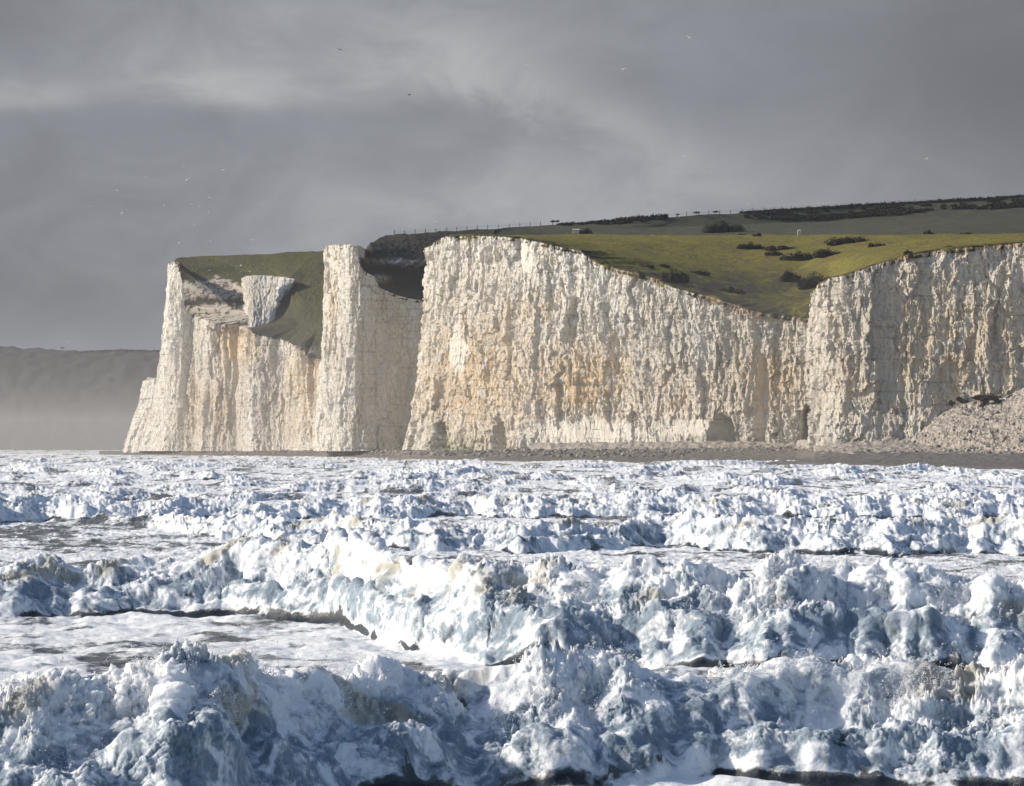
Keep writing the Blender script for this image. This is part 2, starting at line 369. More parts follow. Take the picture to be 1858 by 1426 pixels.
# right-hand cliff (nearest) + gully + main face + its left nose returning inland
ctrl_A = [(1478, 575, 962, 1500, 3.6, 955), (1481, 560, 925, 1492, 3.6, 920), (1480, 532, 880, 1480, 3.8, 862), (1486, 523, 858, 1474, 3.6, 842), (1510, 505, 846, 1492, 3.4, 834), (1530, 500, 842, 1525, 3.4, 828),
          (1575, 485, 840, 1575, 3.4, 826), (1640, 465, 838, 1640, 3.4, 824), (1700, 455, 835, 1700, 3.4, 821), (1760, 449, 832, 1760, 3.2, 818),
          (1858, 441, 827, 1858, 3.0, 812), (1960, 437, 820, 1960, 3.0, 805), (2080, 434, 810, 2080, 3, 796), (2300, 430, 790, 2300, 3, 775)]
ctrl_B = [(820, 556, 1215, 800, 3.0, 1215), (800, 520, 1180, 788, 3.0, 1180), (786, 470, 1135, 762, 3.0, 1120), (779, 453, 1108, 733, 3.0, 1086),
          (790, 440, 1094, 752, 3.0, 1070), (808, 430, 1084, 778, 3.0, 1056), (860, 428, 1060, 850, 3.0, 1034), (925, 430, 1034, 925, 3.0, 1010),
          (950, 434, 1024, 952, 3.0, 1002), (990, 443, 1012, 995, 3.0, 994), (1050, 455, 1000, 1050, 3.0, 984), (1075, 468, 996, 1080, 3.0, 981), (1095, 481, 992, 1100, 3.0, 978),
          (1120, 488, 988, 1125, 3.0, 975), (1160, 496, 982, 1165, 3.0, 969), (1195, 508, 978, 1200, 3.0, 965), (1225, 522, 974, 1230, 3.0, 961),
          (1265, 533, 970, 1270, 3.2, 957), (1300, 541, 968, 1305, 3.2, 954), (1350, 560, 965, 1355, 3.3, 951), (1400, 571, 963, 1405, 3.4, 950),
          (1440, 576, 962, 1445, 3.5, 951), (1478, 579, 962, 1480, 3.6, 955), (1500, 579, 964, 1500, 3.6, 960)]
ctrl_C = [(640, 640, 1480, 640, 2.5, 1470), (615, 560, 1420, 612, 2.5, 1410), (598, 480, 1340, 590, 2.5, 1330), (591, 450, 1300, 572, 2.5, 1272), (601, 446, 1288, 590, 2.5, 1258),
          (636, 444, 1244, 620, 2.5, 1226), (652, 446, 1243, 640, 2.5, 1224), (650, 466, 1242, 645, 2.5, 1223), (655, 482, 1242, 655, 2.5, 1223),
          (660, 492, 1242, 662, 2.5, 1223), (680, 502, 1242, 682, 2.5, 1225), (684, 520, 1243, 690, 2.5, 1226), (720, 535, 1246, 722, 2.5, 1231),
          (760, 545, 1248, 762, 2.5, 1236), (780, 557, 1250, 782, 2.7, 1240), (820, 562, 1252, 815, 2.8, 1248)]
ctrl_D = [(352, 485, 1900, 300, 2, 1880), (318, 476, 1760, 240, 2, 1720), (309, 478, 1690, 262, 2, 1655), (318, 474, 1672, 285, 2, 1632), (328, 484, 1660, 305, 2, 1620), (334, 510, 1652, 322, 2, 1614),
          (337, 545, 1648, 334, 2, 1611), (342, 572, 1645, 345, 2, 1608), (358, 575, 1641, 358, 2, 1604), (374, 583, 1604, 370, 2, 1572), (400, 590, 1601, 402, 2, 1569),
          (434, 592, 1598, 432, 2, 1566), (455, 600, 1544, 448, 2, 1514), (462, 606, 1540, 462, 2, 1509), (492, 612, 1537, 492, 2, 1506), (522, 618, 1533, 520, 2, 1502),
          (546, 630, 1498, 542, 2, 1476), (552, 645, 1494, 556, 2, 1472), (574, 650, 1490, 572, 2, 1468), (584, 652, 1468, 580, 2, 1450), (640, 655, 1462, 640, 2, 1446)]
PB, oB = cliff('chalk_cliff', ctrl_B, 0.31, 11, 2.6,
      hollows=[(908, 806, 17, 52, 9.0), (1312, 790, 27, 42, 8.5), (798, 806, 17, 44, 7.0), (1466, 775, 14, 44, 6.0), (1383, 700, 12, 60, 2.5)],
      stains=[(860, 690, 130, 120, 1.0), (1050, 690, 110, 70, 1.1), (960, 560, 70, 30, .6), (1400, 690, 60, 60, .8), (1200, 720, 140, 50, .5), (1060, 720, 45, 25, 1.3)],
      soils=[(1110, 1210, 2.2), (1270, 1400, 2.8), (1400, 1480, 1.6)], greys=[(1330, 640, 60, 160, .6), (1200, 600, 60, 90, .45), (1420, 680, 70, 120, .5)],
      fresh=[(1060, 784, 120, 26), (1250, 778, 60, 18), (955, 470, 18, 40), (830, 640, 20, 50)],
      algae=[(820, 806, 60, 14, 1.2), (1360, 800, 80, 12, .8), (790, 770, 20, 40, .7)])
PA, oA = cliff('chalk_cliff', ctrl_A, 0.27, 47, 2.0,
      stains=[(1720, 640, 180, 150, .62), (1800, 600, 90, 60, .6), (1560, 700, 60, 70, .5)], soils=[(1600, 1900, 1.4)],
      greys=[(1700, 600, 280, 220, .45), (1530, 620, 24, 120, .6)], algae=[(1545, 806, 40, 9, 1.2)])
PC, oC = cliff('chalk_cliff', ctrl_C, 0.36, 83, 1.5, calm=0.8, greys=[(700, 660, 95, 190, .45)], stains=[(605, 560, 9, 90, .6)])
PD, oD = cliff('chalk_cliff', ctrl_D, 0.42, 29, 4.2, calm=0.7, power=2.6,
      stains=[(425, 625, 44, 50, 1.15), (560, 690, 34, 70, 1.1), (540, 760, 40, 50, .6), (380, 740, 60, 70, .6)], soils=[(390, 460, 5), (540, 590, 6)],
      greys=[(352, 680, 14, 120, .9), (410, 740, 30, 110, .8), (490, 700, 26, 110, .7), (250, 750, 14, 40, .5)])
# low buttress left of the far headland
PE, oE = cliff('chalk_cliff', [(300, 690, 1800, 300, 1, 1800), (270, 684, 1745, 236, 1, 1725), (262, 692, 1722, 224, 1, 1700), (272, 688, 1716, 245, 1, 1690), (288, 684, 1712, 290, 1, 1685), (310, 684, 1710, 320, 1, 1690)],
      0.45, 17, 2.0, calm=.7, power=1.3)

# ------------------------------------------------------------------ downland: sheets lofted through survey lines
def sheet(name, rows, n_u, n_v, mat, seed, amp=1.0, mask=None, first=None):
    """rows of (px, py, D), near line first; every line is sampled at the same fractions"""
    R = []
    for i, r in enumerate(rows):
        if i == 0 and first is not None: R.append(resample(first, n_u)[0]); continue
        R.append(resample([W(*p) for p in r], n_u)[0])
    R = np.array(R); nr = len(R)
    dist = np.r_[0, np.cumsum([np.linalg.norm((R[i + 1] - R[i]).mean(0)) for i in range(nr - 1)])]
    t = np.linspace(0, 1, n_v) ** 1.3 * dist[-1]
    P = np.zeros((n_u, n_v, 3))
    for k in range(3):
        for u in range(n_u): P[u, :, k] = np.interp(t, dist, R[:, u, k])
    if first is not None: P[:, 0, 2] -= 1.4; P[:, 1, 1] -= .25
    away = sst(t, 0, 6)[None, :]
    P[..., 2] += amp * away * (fbm(P[..., 0] / 24, P[..., 1] / 40, 0, seed, 4) * 0.6 + 0.16 * fbm(P[..., 0] / 2.2, P[..., 1] / 3.5, 0, seed + 9, 3))
    px = pxof(P[..., 0], P[..., 1]); py = pyof(P[..., 2], P[..., 1])
    A = mask(px, py, P, t) if mask else {}
    for k in ('chalk', 'scrub'): A.setdefault(k, np.zeros(px.shape))
    o = grid_mesh(name, P, mat, A)
    tag(o, kind='structure'); return P, o
def rag(P, seed, out=0.5):
    """the turf lip: the cliff-top line pushed out and raised a little"""
    L = P[:, 0, :].copy(); s = np.arange(len(L)) * 0.3
    L[:, 2] += 0.35 + 0.3 * pn(s / 3, 0, 0, seed); return L

# near field over the two nearer cliffs
edgeBA = np.vstack([rag(PB, 1)[int(len(PB) * .0):], rag(PA, 2)])
def mask_near(px, py, P, t):
    scr = sst(t, 26, 2)[None, :] * 0.9 + 0 * px
    scr = np.maximum(scr, 1.0 * np.exp(-((px - 1300) / 190) ** 2 - ((py - 522) / 30) ** 2))
    scr = np.maximum(scr, 0.7 * sst(py, 545, 575))
    return dict(scrub=scr, chalk=0.0 * np.exp(-((px - 1540) / 20) ** 2 - ((py - 472) / 7) ** 2))
near_rows = [None,
             [(815, 429, 1250), (840, 428, 1150), (960, 431, 1110), (1075, 450, 1080), (1180, 475, 1060), (1300, 510, 1050), (1420, 535, 1045), (1500, 535, 1040), (1560, 480, 960), (1700, 452, 910), (1858, 438, 885), (2300, 426, 860)],
             [(815, 429.0, 1320), (960, 428.2, 1200), (1100, 442, 1180), (1300, 478, 1160), (1450, 488, 1150), (1560, 462, 1080), (1700, 444, 1020), (1858, 434, 970), (2300, 424, 920)],
             [(815, 428.5, 1400), (1000, 427, 1320), (1200, 437, 1300), (1400, 450, 1280), (1560, 442, 1220), (1700, 434, 1150), (1858, 429, 1080), (2300, 422, 1020)],
             [(815, 428.0, 1470), (1100, 426.5, 1440), (1400, 426.5, 1420), (1700, 425.5, 1350), (1858, 424, 1260), (2300, 418, 1150)],
             [(815, 436, 1560), (1100, 436, 1530), (1400, 436, 1510), (1700, 436, 1440), (1858, 435, 1350), (2300, 432, 1240)]]
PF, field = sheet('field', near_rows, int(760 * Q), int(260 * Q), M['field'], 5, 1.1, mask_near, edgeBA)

# hillside in painted cloud shadow over the second cliff, up to the long ridge
i0 = int(len(PC) * 0.30)
edgeC = rag(PC, 3)[i0:]
sl_rows = [None,
           [(672, 443, 1330), (676, 456, 1290), (700, 480, 1275), (740, 500, 1275), (790, 515, 1285), (850, 520, 1290)],
           [(676, 441, 1350), (700, 442, 1340), (730, 452, 1325), (770, 465, 1320), (820, 470, 1320), (880, 475, 1320)],
           [(674, 443, 1400), (686, 434, 1405), (700, 428.5, 1425), (715, 426.5, 1430), (760, 423.5, 1430), (800, 421.5, 1435), (850, 417.5, 1440), (900, 414.5, 1445)],
           [(690, 440, 1480), (715, 436, 1500), (760, 433, 1500), (800, 431, 1500), (850, 428, 1500), (900, 425, 1510)]]
def mask_dark(px, py, P, t):  # scrub tone here deepens the painted cloud shadow
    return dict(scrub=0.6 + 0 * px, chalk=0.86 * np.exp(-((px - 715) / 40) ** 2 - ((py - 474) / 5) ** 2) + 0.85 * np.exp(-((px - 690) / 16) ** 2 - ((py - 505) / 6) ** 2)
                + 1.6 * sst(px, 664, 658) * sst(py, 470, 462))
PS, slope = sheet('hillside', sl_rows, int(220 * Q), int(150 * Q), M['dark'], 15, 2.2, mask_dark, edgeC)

# long ridge behind
RIDGE = [(673, 443.5), (688, 432.5), (700, 428.5), (715, 426.5), (760, 423.5), (800, 421.5), (850, 417.5), (900, 414.5), (985, 408.8), (1060, 405.5), (1130, 401.5), (1205, 394.5), (1260, 390.5), (1330, 387), (1400, 382),
         (1500, 377), (1600, 371), (1700, 366), (1858, 357), (2000, 349), (2300, 334)]
def ridge_y(px): return float(np.interp(px, [r[0] for r in RIDGE], [r[1] for r in RIDGE]))
def ridge_D(px): return float(np.interp(px, [690, 1000, 1858, 2300], [1430, 1640, 1800, 1850]))
hill_rows = [[(700, 480, 1400), (900, 470, 1480), (1200, 450, 1520), (1858, 445, 1500), (2300, 440, 1480)],
             [(698, 455, 1412), (900, 440, 1540), (1200, 428, 1600), (1500, 420, 1620), (1858, 415, 1600), (2300, 405, 1600)],
             [(694, 440, 1420), (900, 424, 1560), (1200, 412, 1660), (1500, 402, 1710), (1858, 388, 1720), (2300, 372, 1730)],
             [(x, y, ridge_D(x)) for x, y in RIDGE], [(x, y + 14, ridge_D(x) + 180) for x, y in RIDGE]]
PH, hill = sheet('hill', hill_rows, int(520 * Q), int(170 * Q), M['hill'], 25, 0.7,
                 lambda px, py, P, t: dict(scrub=0.75 * sst(px, 1000, 800) + 0.35 * sst(px, 1500, 1858)))  # darker left end is part of the painted cloud shadow

# left headland turf
iD = int(len(PD) * 0.30)
edgeD = rag(PD, 4)[iD:]
def mask_left(px, py, P, t):
    nz = fbm(P[..., 0] / 5, P[..., 1] / 9, 0, 91, 4, .65); px = px + 5 * nz; py = py + 9 * nz; L = sst(px, 455, 447)
    band1 = np.exp(-((py - (515 + 4 * np.sin(px / 23) + 10 * sst(px, 410, 450))) / 4.0) ** 2) * L
    band2 = sst(py, 551, 556) * L
    sp = 0.80 * sst(py, 518, 522) * sst(py, 545, 538) * L
    dk = sst(py, 519, 523) * L
    foot = sst(t, 14, 1)[None, :] * 0.8
    brown = 0.55 * np.exp(-((px - 530) / 40) ** 2 - ((py - 560) / 70) ** 2)
    return dict(chalk=np.clip(1.35 * band1 + 0.98 * band2 + sp, 0, 1.4) + 0.9 * np.exp(-((px - 562) / 10) ** 2 - ((py - 635) / 6) ** 2), scrub=np.clip(np.maximum(np.maximum(dk, foot), brown), 0, 1))
left_rows = [None,
             [(341, 553, 1672), (375, 556, 1660), (405, 562, 1650), (455, 566, 1620), (490, 572, 1590), (530, 580, 1562), (560, 595, 1535), (590, 605, 1515), (650, 610, 1505)],
             [(338, 512, 1705), (380, 512, 1700), (420, 514, 1690), (455, 520, 1670), (500, 530, 1635), (530, 540, 1590), (545, 545, 1580), (590, 555, 1560), (650, 560, 1545)],
             [(322, 484, 1735), (400, 490, 1730), (455, 498, 1715), (505, 499, 1680), (528, 503, 1625), (590, 507, 1610), (650, 512, 1600)],
             [(318, 470.5, 1810), (332, 466.5, 1830), (400, 464, 1810), (480, 461.0, 1790), (560, 457.5, 1770), (600, 455, 1750), (660, 452, 1740)],
             [(318, 480, 1930), (400, 474, 1910), (480, 472, 1890), (560, 468, 1870), (600, 466, 1850), (660, 463, 1840)]]
PL, left = sheet('headland', left_rows, int(520 * Q), int(300 * Q), M['down'], 35, 1.3, mask_left, edgeD)
# the hanging scarp in the dip of the headland (spur with its own short chalk face)
scarp, oS = cliff('chalk_cliff', [(440, 508, 1700, 448, 36, 1650), (449, 501, 1640, 455, 57.5, 1556), (462, 499.5, 1634, 458, 58.6, 1553), (498, 500.5, 1630, 484, 61.6, 1565), (500, 500.5, 1618, 488, 63, 1566), (508, 503, 1606, 498, 66.2, 1575),
                    (516, 502, 1604, 505, 72.6, 1588), (530, 506, 1602, 512, 77.0, 1596), (533, 512, 1616, 515, 78, 1606), (540, 520, 1660, 512, 78, 1660)], 0.3, 61, 1.6, calm=1.0, power=1.0, greys=[(468, 550, 20, 80, .55)])

# ------------------------------------------------------------------ far headland across the bay
FH = [(-400, 612), (-150, 621), (0, 628), (60, 632), (110, 635), (150, 639), (220, 637), (285, 638), (420, 643), (620, 655)]
far_rows = [[(x, 818, 4300) for x, y in FH], [(x, y + 95, 4450) for x, y in FH], [(x, y + 30, 4620) for x, y in FH], [(x, y, 4800) for x, y in FH], [(x, y + 20, 5200) for x, y in FH]]
PFar, far_o = sheet('far_hill', far_rows, int(200 * Q), int(80 * Q), M['far'], 45, 6.0)

# ------------------------------------------------------------------ beach and scree
def foot_line():
    """cliff-foot D along the photo's columns"""
    return [(-200, 2400), (200, 1760), (262, 1700), (345, 1612), (450, 1520), (580, 1450), (600, 1262), (700, 1220), (740, 1092), (780, 1060), (850, 1038), (925, 1014), (1000, 996), (1100, 982), (1200, 968),
            (1300, 958), (1445, 955), (1478, 850), (1525, 832), (1640, 825), (1760, 819), (1858, 813), (2080, 797), (2300, 776)]
WL = [(-200, 2200), (200, 1700), (345, 1560), (450, 1460), (580, 1330), (700, 1130), (820, 1000), (930, 930), (1100, 868), (1300, 805), (1478, 722), (1640, 655), (1858, 590), (2300, 520)]
def beach():
    xs = np.linspace(180, 2300, int(900 * Q)); nv = int(150 * Q); v = np.linspace(0, 1, nv)[None, :]
    fl = foot_line(); Df = np.interp(xs, [a for a, b in fl], [b for a, b in fl])[:, None] + 8
    Dw = np.interp(xs, [a for a, b in WL], [b for a, b in WL])[:, None] - 25
    zf = np.interp(xs, [200, 600, 1000, 1445, 1858], [1.6, 2.2, 3.0, 3.9, 3.4])[:, None]
    D = Df * (1 - v) + Dw * v
    u = (Df - D) / (Df - Dw)
    z = zf * (1 - sst(u, 0.0, .55)) * .55 + zf * .45 * (1 - u) - 1.2 * sst(u, .8, 1.0) + 0.25
    X = (xs[:, None] - 929) / F * D
    z = z + 0.35 * fbm(X / 3, D / 6, 0, 301, 4) * (1 - .7 * u) + 0.12 * np.abs(pn(X / .7, D / 1.6, 0, 303))
    o = grid_mesh('beach', np.stack([X, D + 0 * X, z], -1), M['wetshingle'], {}, flip=True); tag(o, kind='structure')
    # pale shingle bank against the foot
    ns = int(700 * Q); xs = np.linspace(960, 2300, ns); nv = int(60 * Q); v = np.linspace(0, 1, nv)[None, :]
    Df = np.interp(xs, [a for a, b in fl], [b for a, b in fl])[:, None] + 7
    wd = np.interp(xs, [960, 1200, 1478, 1858, 2300], [12, 28, 60, 95, 110])[:, None] + 6 * pn(xs / 60, 0, 0, 9)[:, None]
    D = Df - wd * v; X = (xs[:, None] - 929) / F * D
    zt = np.interp(xs, [960, 1150, 1478, 1640, 1858], [4.2, 4.4, 4.9, 5.0, 4.6])[:, None]
    z = zt * (1 - v) ** .8 * .55 + .45 * zt * (1 - v) - .6 * v + 0.45 * fbm(X / 2.5, D / 5, 0, 311, 4)
    z += 1.1 * (1 - sst(v, .85, 1))
    o = grid_mesh('shingle', np.stack([X, D + 0 * X, z], -1), M['scree'], {}, flip=True); tag(o, kind='structure')
beach()
def scree_fan():
    """fallen chalk heaped against the right-hand cliff"""
    ns, nv = int(420 * Q), int(240 * Q)
    xs = np.linspace(1560, 2200, ns)
    topy = np.interp(xs, [1560, 1640, 1668, 1690, 1712, 1735, 1765, 1790, 1812, 1832, 1858, 1900, 2000, 2200], [808, 791, 779, 764, 749, 737, 728, 724, 722, 716, 703, 690, 700, 780])
    v = np.linspace(0, 1, nv)[None, :]
    fl = foot_line(); Df = np.interp(xs, [a for a, b in fl], [b for a, b in fl])[:, None] + 3
    zt = (CH + (HZ - topy) / F * Df[:, 0])[:, None]
    wd = 8 + (zt - 3) * 3.4
    D = Df - wd * v; X = (xs[:, None] - 929) / F * D
    z = zt * (1 - v) ** 1.25 + 1.9 * (1 - (1 - v) ** 1.25)
    gul = 1 - np.abs(fbm((X + D * 0.75) / 3.4, D / 30, 0, 77, 4, .6)) * 2.0
    z = z + np.sin(np.pi * v) ** .7 * (gul - .5) * 2.3 * np.clip((zt - 4) / 8, 0, 1) + 0.6 * fbm(X / 1.6, D / 2.0, 0, 78, 5, .7) * sst(v, 0, .05)
    o = grid_mesh('scree', np.stack([X, D + 0 * X, z], -1), M['scree'], {}, flip=True); tag(o, kind='structure'); return np.stack([X, D + 0 * X, z], -1)
Pscree = scree_fan()

def rock_verts(r, seed, sq=(1, 1, .7), sub=2):
    bm = bmesh.new(); bmesh.ops.create_icosphere(bm, subdivisions=sub, radius=1.0)
    V = np.array([v.co[:] for v in bm.verts]); Fc = [[v.index for v in f.verts] for f in bm.faces]; bm.free()
    n = 1 + 0.35 * pn(V[:, 0] * 1.3 + seed * 7.1, V[:, 1] * 1.3, V[:, 2] * 1.3, seed) + 0.18 * pn(V[:, 0] * 3.1 + seed, V[:, 1] * 3.1, V[:, 2] * 3.1, seed + 1)
    return V * n[:, None] * np.array(sq) * r, Fc
def rubble():
    protos = [rock_verts(1.0, k, (1, .9, .65), 1) for k in range(6)]
    fl = foot_line(); vs = []; fs = []; nvt = 0; R = random.Random(4)
    def beach_z(px, D):
        Df = np.interp(px, [a for a, b in fl], [b for a, b in fl]) + 8; Dw = np.interp(px, [a for a, b in WL], [b for a, b in WL]) - 25
        u = (Df - D) / (Df - Dw); zf = np.interp(px, [200, 600, 1000, 1445, 1858], [1.6, 2.2, 3.0, 3.9, 3.4])
        k = min(max(u / .55, 0), 1); k = k * k * (3 - 2 * k)
        return zf * (1 - k) * .55 + zf * .45 * (1 - u) + .25
    for i in range(4200):
        px = R.uniform(230, 1900)
        Df = np.interp(px, [a for a, b in fl], [b for a, b in fl]); Dw = np.interp(px, [a for a, b in WL], [b for a, b in WL])
        wide = (1478 - px) / 1478 if px < 1478 else 0.1
        u = R.random() ** 1.7 * (0.55 if px < 1250 else .25)
        D = Df - 2 - (Df - Dw) * u
        r = R.uniform(.16, .38) + (R.random() ** 7) * .8
        V, Fc = protos[i % 6]; a = R.uniform(0, 6.28); c, s = math.cos(a), math.sin(a)
        V = np.stack([V[:, 0] * c - V[:, 1] * s, V[:, 0] * s + V[:, 1] * c, V[:, 2]], 1) * r
        V = V + np.array([(px - 929) / F * D, D, beach_z(px, D) + r * .2 + 0])
        vs.append(V); fs += [[k + nvt for k in f] for f in Fc]; nvt += len(V)
    q = Pscree.reshape(-1, 3)
    for i in range(2600):
        c = q[R.randrange(len(q))]; r = R.uniform(.10, .30) + R.random() ** 8 * .7
        V, Fc = protos[i % 6]; a = R.uniform(0, 6.28); cs, sn = math.cos(a), math.sin(a)
        vs.append(np.stack([V[:, 0] * cs - V[:, 1] * sn, V[:, 0] * sn + V[:, 1] * cs, V[:, 2] * 1.1], 1) * r + c + np.array([0, 0, r * .2])); fs += [[k + nvt for k in f] for f in Fc]; nvt += len(V)
    o = mesh_obj('rubble', np.vstack(vs), fs, M['rock']); tag(o, 'grey and pale boulders strewn in a belt along the cliff foot', 'rubble', kind='stuff')
rubble()

# ------------------------------------------------------------------ the sea
def sea():
    nc = int(1400 * Q); nr = int(1900 * Q)
    side = 0.188 + 0.0004 * np.cumsum(1.045 ** np.arange(1, 111)); a = np.concatenate([-side[::-1], np.linspace(-0.188, 0.188, nc), side]); nc = len(a); px = a * F + 929
    # breakers: base rows given in photo rows converted to true distances, crest heights in metres
    def line(pts): return CH * F / (np.interp(px, [p[0] for p in pts], [p[1] for p in pts]) - HZ)
    waves = []
    def add(base, H, wf, wb, foam, reach=1.0): waves.append((base, H, wf, wb, foam, reach))
    j = lambda sc, amp, s: amp * fbm(px / sc, s * 3.7, 0, s, 3)
    add(line([(-300, 1500), (300, 1490), (680, 1418), (870, 1408), (1180, 1412), (1300, 1400), (1858, 1415), (2200, 1420)]) + j(160, .5, 1),
        np.interp(px, [-300, 60, 200, 330, 420, 520, 900, 1050, 1858, 2200], [1.55, 1.5, 1.40, 1.6, 1.65, 1.35, 1.16, 1.25, 1.30, 1.3]) + j(120, .10, 2), 3.0, 3.4, 1.0)
    add(line([(-300, 1330), (0, 1330), (250, 1330), (420, 1345), (520, 1400), (600, 1490), (2200, 1500)]) + j(140, .5, 3),
        np.interp(px, [-300, 250, 480, 560, 2200], [0.75, .8, .5, 0, 0]), 1.2, 1.6, 0.9)
    add(line([(-300, 1112), (0, 1112), (200, 1108), (400, 1108), (600, 1122), (740, 1162), (880, 1190), (1050, 1196), (1300, 1206), (1858, 1215), (2200, 1215)]) + j(160, 1.0, 4),
        np.interp(px, [-300, 0, 300, 400, 600, 800, 1000, 1200, 1400, 1600, 1858, 2200], [1.15, 1.05, 1.2, 1.6, 1.65, 1.75, 1.70, 1.6, 1.85, 1.7, 1.65, 1.6]) + j(110, .12, 5), 4.6, 4.0, 1.0)
    add(line([(-300, 925), (270, 952), (400, 972), (640, 988), (950, 1000), (1200, 985), (1400, 1000), (1858, 1002), (2200, 1002)]) + j(140, 3, 6),
        np.interp(px, [-300, 200, 320, 420, 700, 1000, 1400, 1858, 2200], [.2, .3, .6, .85, 1.0, .95, 1.15, 1.2, 1.2]) + j(90, .18, 7), 7.0, 8.0, 0.85)
    add(line([(-300, 960), (0, 946), (400, 940), (900, 935), (2200, 940)]) + j(120, 5, 8),
        np.interp(px, [-300, 0, 150, 420, 900, 1300, 2200], [1.0, 1.1, .95, .9, 1.0, 1.1, 1.05]) + j(80, .3, 9), 9.0, 10.0, .8)
    k = 20; R = random.Random(12)
    for yb in (905, 892, 880, 869, 861, 854, 848, 843, 839, 836, 833, 830.5):
        D0 = CH * F / (yb - HZ)
        base = D0 * (1 + 0.05 * fbm(px / 260, k, 0, k, 3)) ; sc = R.uniform(90, 200)
        H = np.clip(0.42 + 0.85 * fbm(px / sc, k * 1.7, 0, k + 1, 3), 0.05, 1.6) * (1.0 if yb > 850 else .9)
        add(base, H, 4 + D0 * .012, 10 + D0 * .03, 0.75); k += 3
    # the isolated heap in mid distance, and the one at left
    add(line([(-300, 893), (2200, 893)]), 1.15 * np.exp(-((px - 755) / 75) ** 2) + .8 * np.exp(-((px - 20) / 90) ** 2), 8, 12, .45)
    # fine profile
    Dg = np.concatenate([np.arange(14, 31, .25), np.arange(31, 110, 0.10), np.arange(110, 260, 0.3), np.geomspace(260, 1500, 900), np.geomspace(1510, 9000, 60)])
    for w_ in waves:
        b_, H_ = w_[0], w_[1]; u_ = a * b_
        b_ += 0.007 * b_ * fbm(u_ / (2.0 + .02 * b_), b_ * 0 + 3.3, 0, int(b_[0]) % 97, 2, .5) ; H_ *= 1 + 0.13 * fbm(u_ / (1.6 + .025 * b_), b_ * 0 + 7.7, 0, int(b_[0]) % 89, 2, .5)
    shn = np.clip(.5 + 1.1 * fbm(px / 190, 5.5, 0, 801, 3), 0, 1)
    def hgt(DD, full=False, sl=slice(None)):
        h = 0; fo = 0; und = 0; crest = 0; skirt = 0
        for (b, H, wf, wb, fm, rc) in waves:
            b_ = b[sl, None]; H_ = np.maximum(H, 0)[sl, None]; t = DD - b_
            sh = shn[sl, None]; up = (1 - sh) * np.sin(np.clip(t / wf, 0, 1) * np.pi / 2) ** 1.25 + sh * (sst(t, -wf * .05, wf * .32) * .52 - .10 * sst(t, wf * .3, wf * .5) + .58 * sst(t, wf * .5, wf)); dn = np.exp(-np.maximum(t - wf, 0) / wb) * (1 - 0.18 * sst(t, wf * .8, wf * 1.6))
            c = H_ * up * dn; h = np.maximum(h, c) * 0.75 + (h + c) * 0.25
            if full:
                rel = np.clip(H_ / 0.9, 0, 1)
                skirt = np.maximum(skirt if full and not np.isscalar(skirt) else 0, rel * sst(t, wf * .45, wf * .06) * (t > -wf * .1)) ; fo = np.maximum(fo, fm * rel * sst(t, wf * .01, wf * .12) * np.exp(-np.maximum(t - wf * 1.3, 0) / (wb * .55)))
                crest = np.maximum(crest, fm * rel * np.exp(-((t - wf * .85) / (wf * .45)) ** 2))
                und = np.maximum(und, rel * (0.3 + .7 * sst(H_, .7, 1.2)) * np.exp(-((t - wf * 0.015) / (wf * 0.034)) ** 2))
        return (h, fo, crest, und, skirt) if full else h
    hb = hgt(np.broadcast_to(Dg[None, ::1], (nc, len(Dg)))[::6], sl=slice(None, None, 6))
    dz = np.abs(np.diff(hb, axis=1)); dD = np.diff(Dg)[None, :]; Dm = (0.5 * (Dg[1:] + Dg[:-1]))[None, :]
    cost = (np.sqrt((0.9 * dz) ** 2 + (dD * (0.045 + 1.0 * CH / Dm)) ** 2)) / np.minimum(Dm, 900) + 1e-9
    cost = np.where(Dm < 34, cost * .15, cost); cost = np.where(Dm > 1500, cost * .15, cost)
    cum = np.concatenate([np.zeros((len(hb), 1)), np.cumsum(cost, 1)], 1); cum /= cum[:, -1:]
    # smooth across columns
    ker = np.hanning(25); ker /= ker.sum()
    pad = np.pad(cum, ((12, 12), (0, 0)), mode='edge')
    cum = sum(ker[q] * pad[q:q + len(cum)] for q in range(25))
    tt = np.linspace(0, 1, nr); Dsel = np.stack([np.interp(tt, cum[q], Dg) for q in range(len(cum))])
    ii = np.arange(nc) / 6.0; Dc = np.empty((nc, nr)); i0_ = np.minimum(ii.astype(int), len(Dsel) - 1); i1_ = np.minimum(i0_ + 1, len(Dsel) - 1); fr = (ii - i0_)[:, None]
    Dc = Dsel[i0_] * (1 - fr) + Dsel[i1_] * fr
    X = a[:, None] * Dc
    h, fo, crest, und, skirt = hgt(Dc, True)
    near = sst(Dc, 420, 60)
    fs_ = 0.45 + Dc * 0.0016
    chop = 0.19 * fbm(X / 1.7, Dc / 2.2, 0, 401, 4, .55) + .10 * np.abs(fbm(X / 3.1, Dc / 2.2, 0, 402, 3)) + 0.03 * np.abs(fbm(X / .55, Dc / .8, 0, 405, 3)) * near
    mid = sst(Dc, 75, 130)
    chop += mid * fs_ * (0.16 * np.abs(fbm(X / (fs_ * 2.0), Dc / (fs_ * 5.0), 0, 411, 4, .65)) + 0.10 * np.maximum(0, fbm(X / (fs_ * .9), Dc / (fs_ * 4), 0, 415, 4, .7) - .1))
    z = h + chop * (0.55 + fo)
    # true normals of the smooth wave body
    Pb = np.stack([X, Dc, h], -1); N = np.cross(np.gradient(Pb, axis=0), np.gradient(Pb, axis=1)); N /= np.linalg.norm(N, axis=-1)[..., None] + 1e-9
    N *= np.sign(N[..., 2:3] + 1e-9)
    T = np.clip(fo, 0, 1)
    m = T > 0.03
    x_, y_, z_ = X[m], Dc[m], z[m]
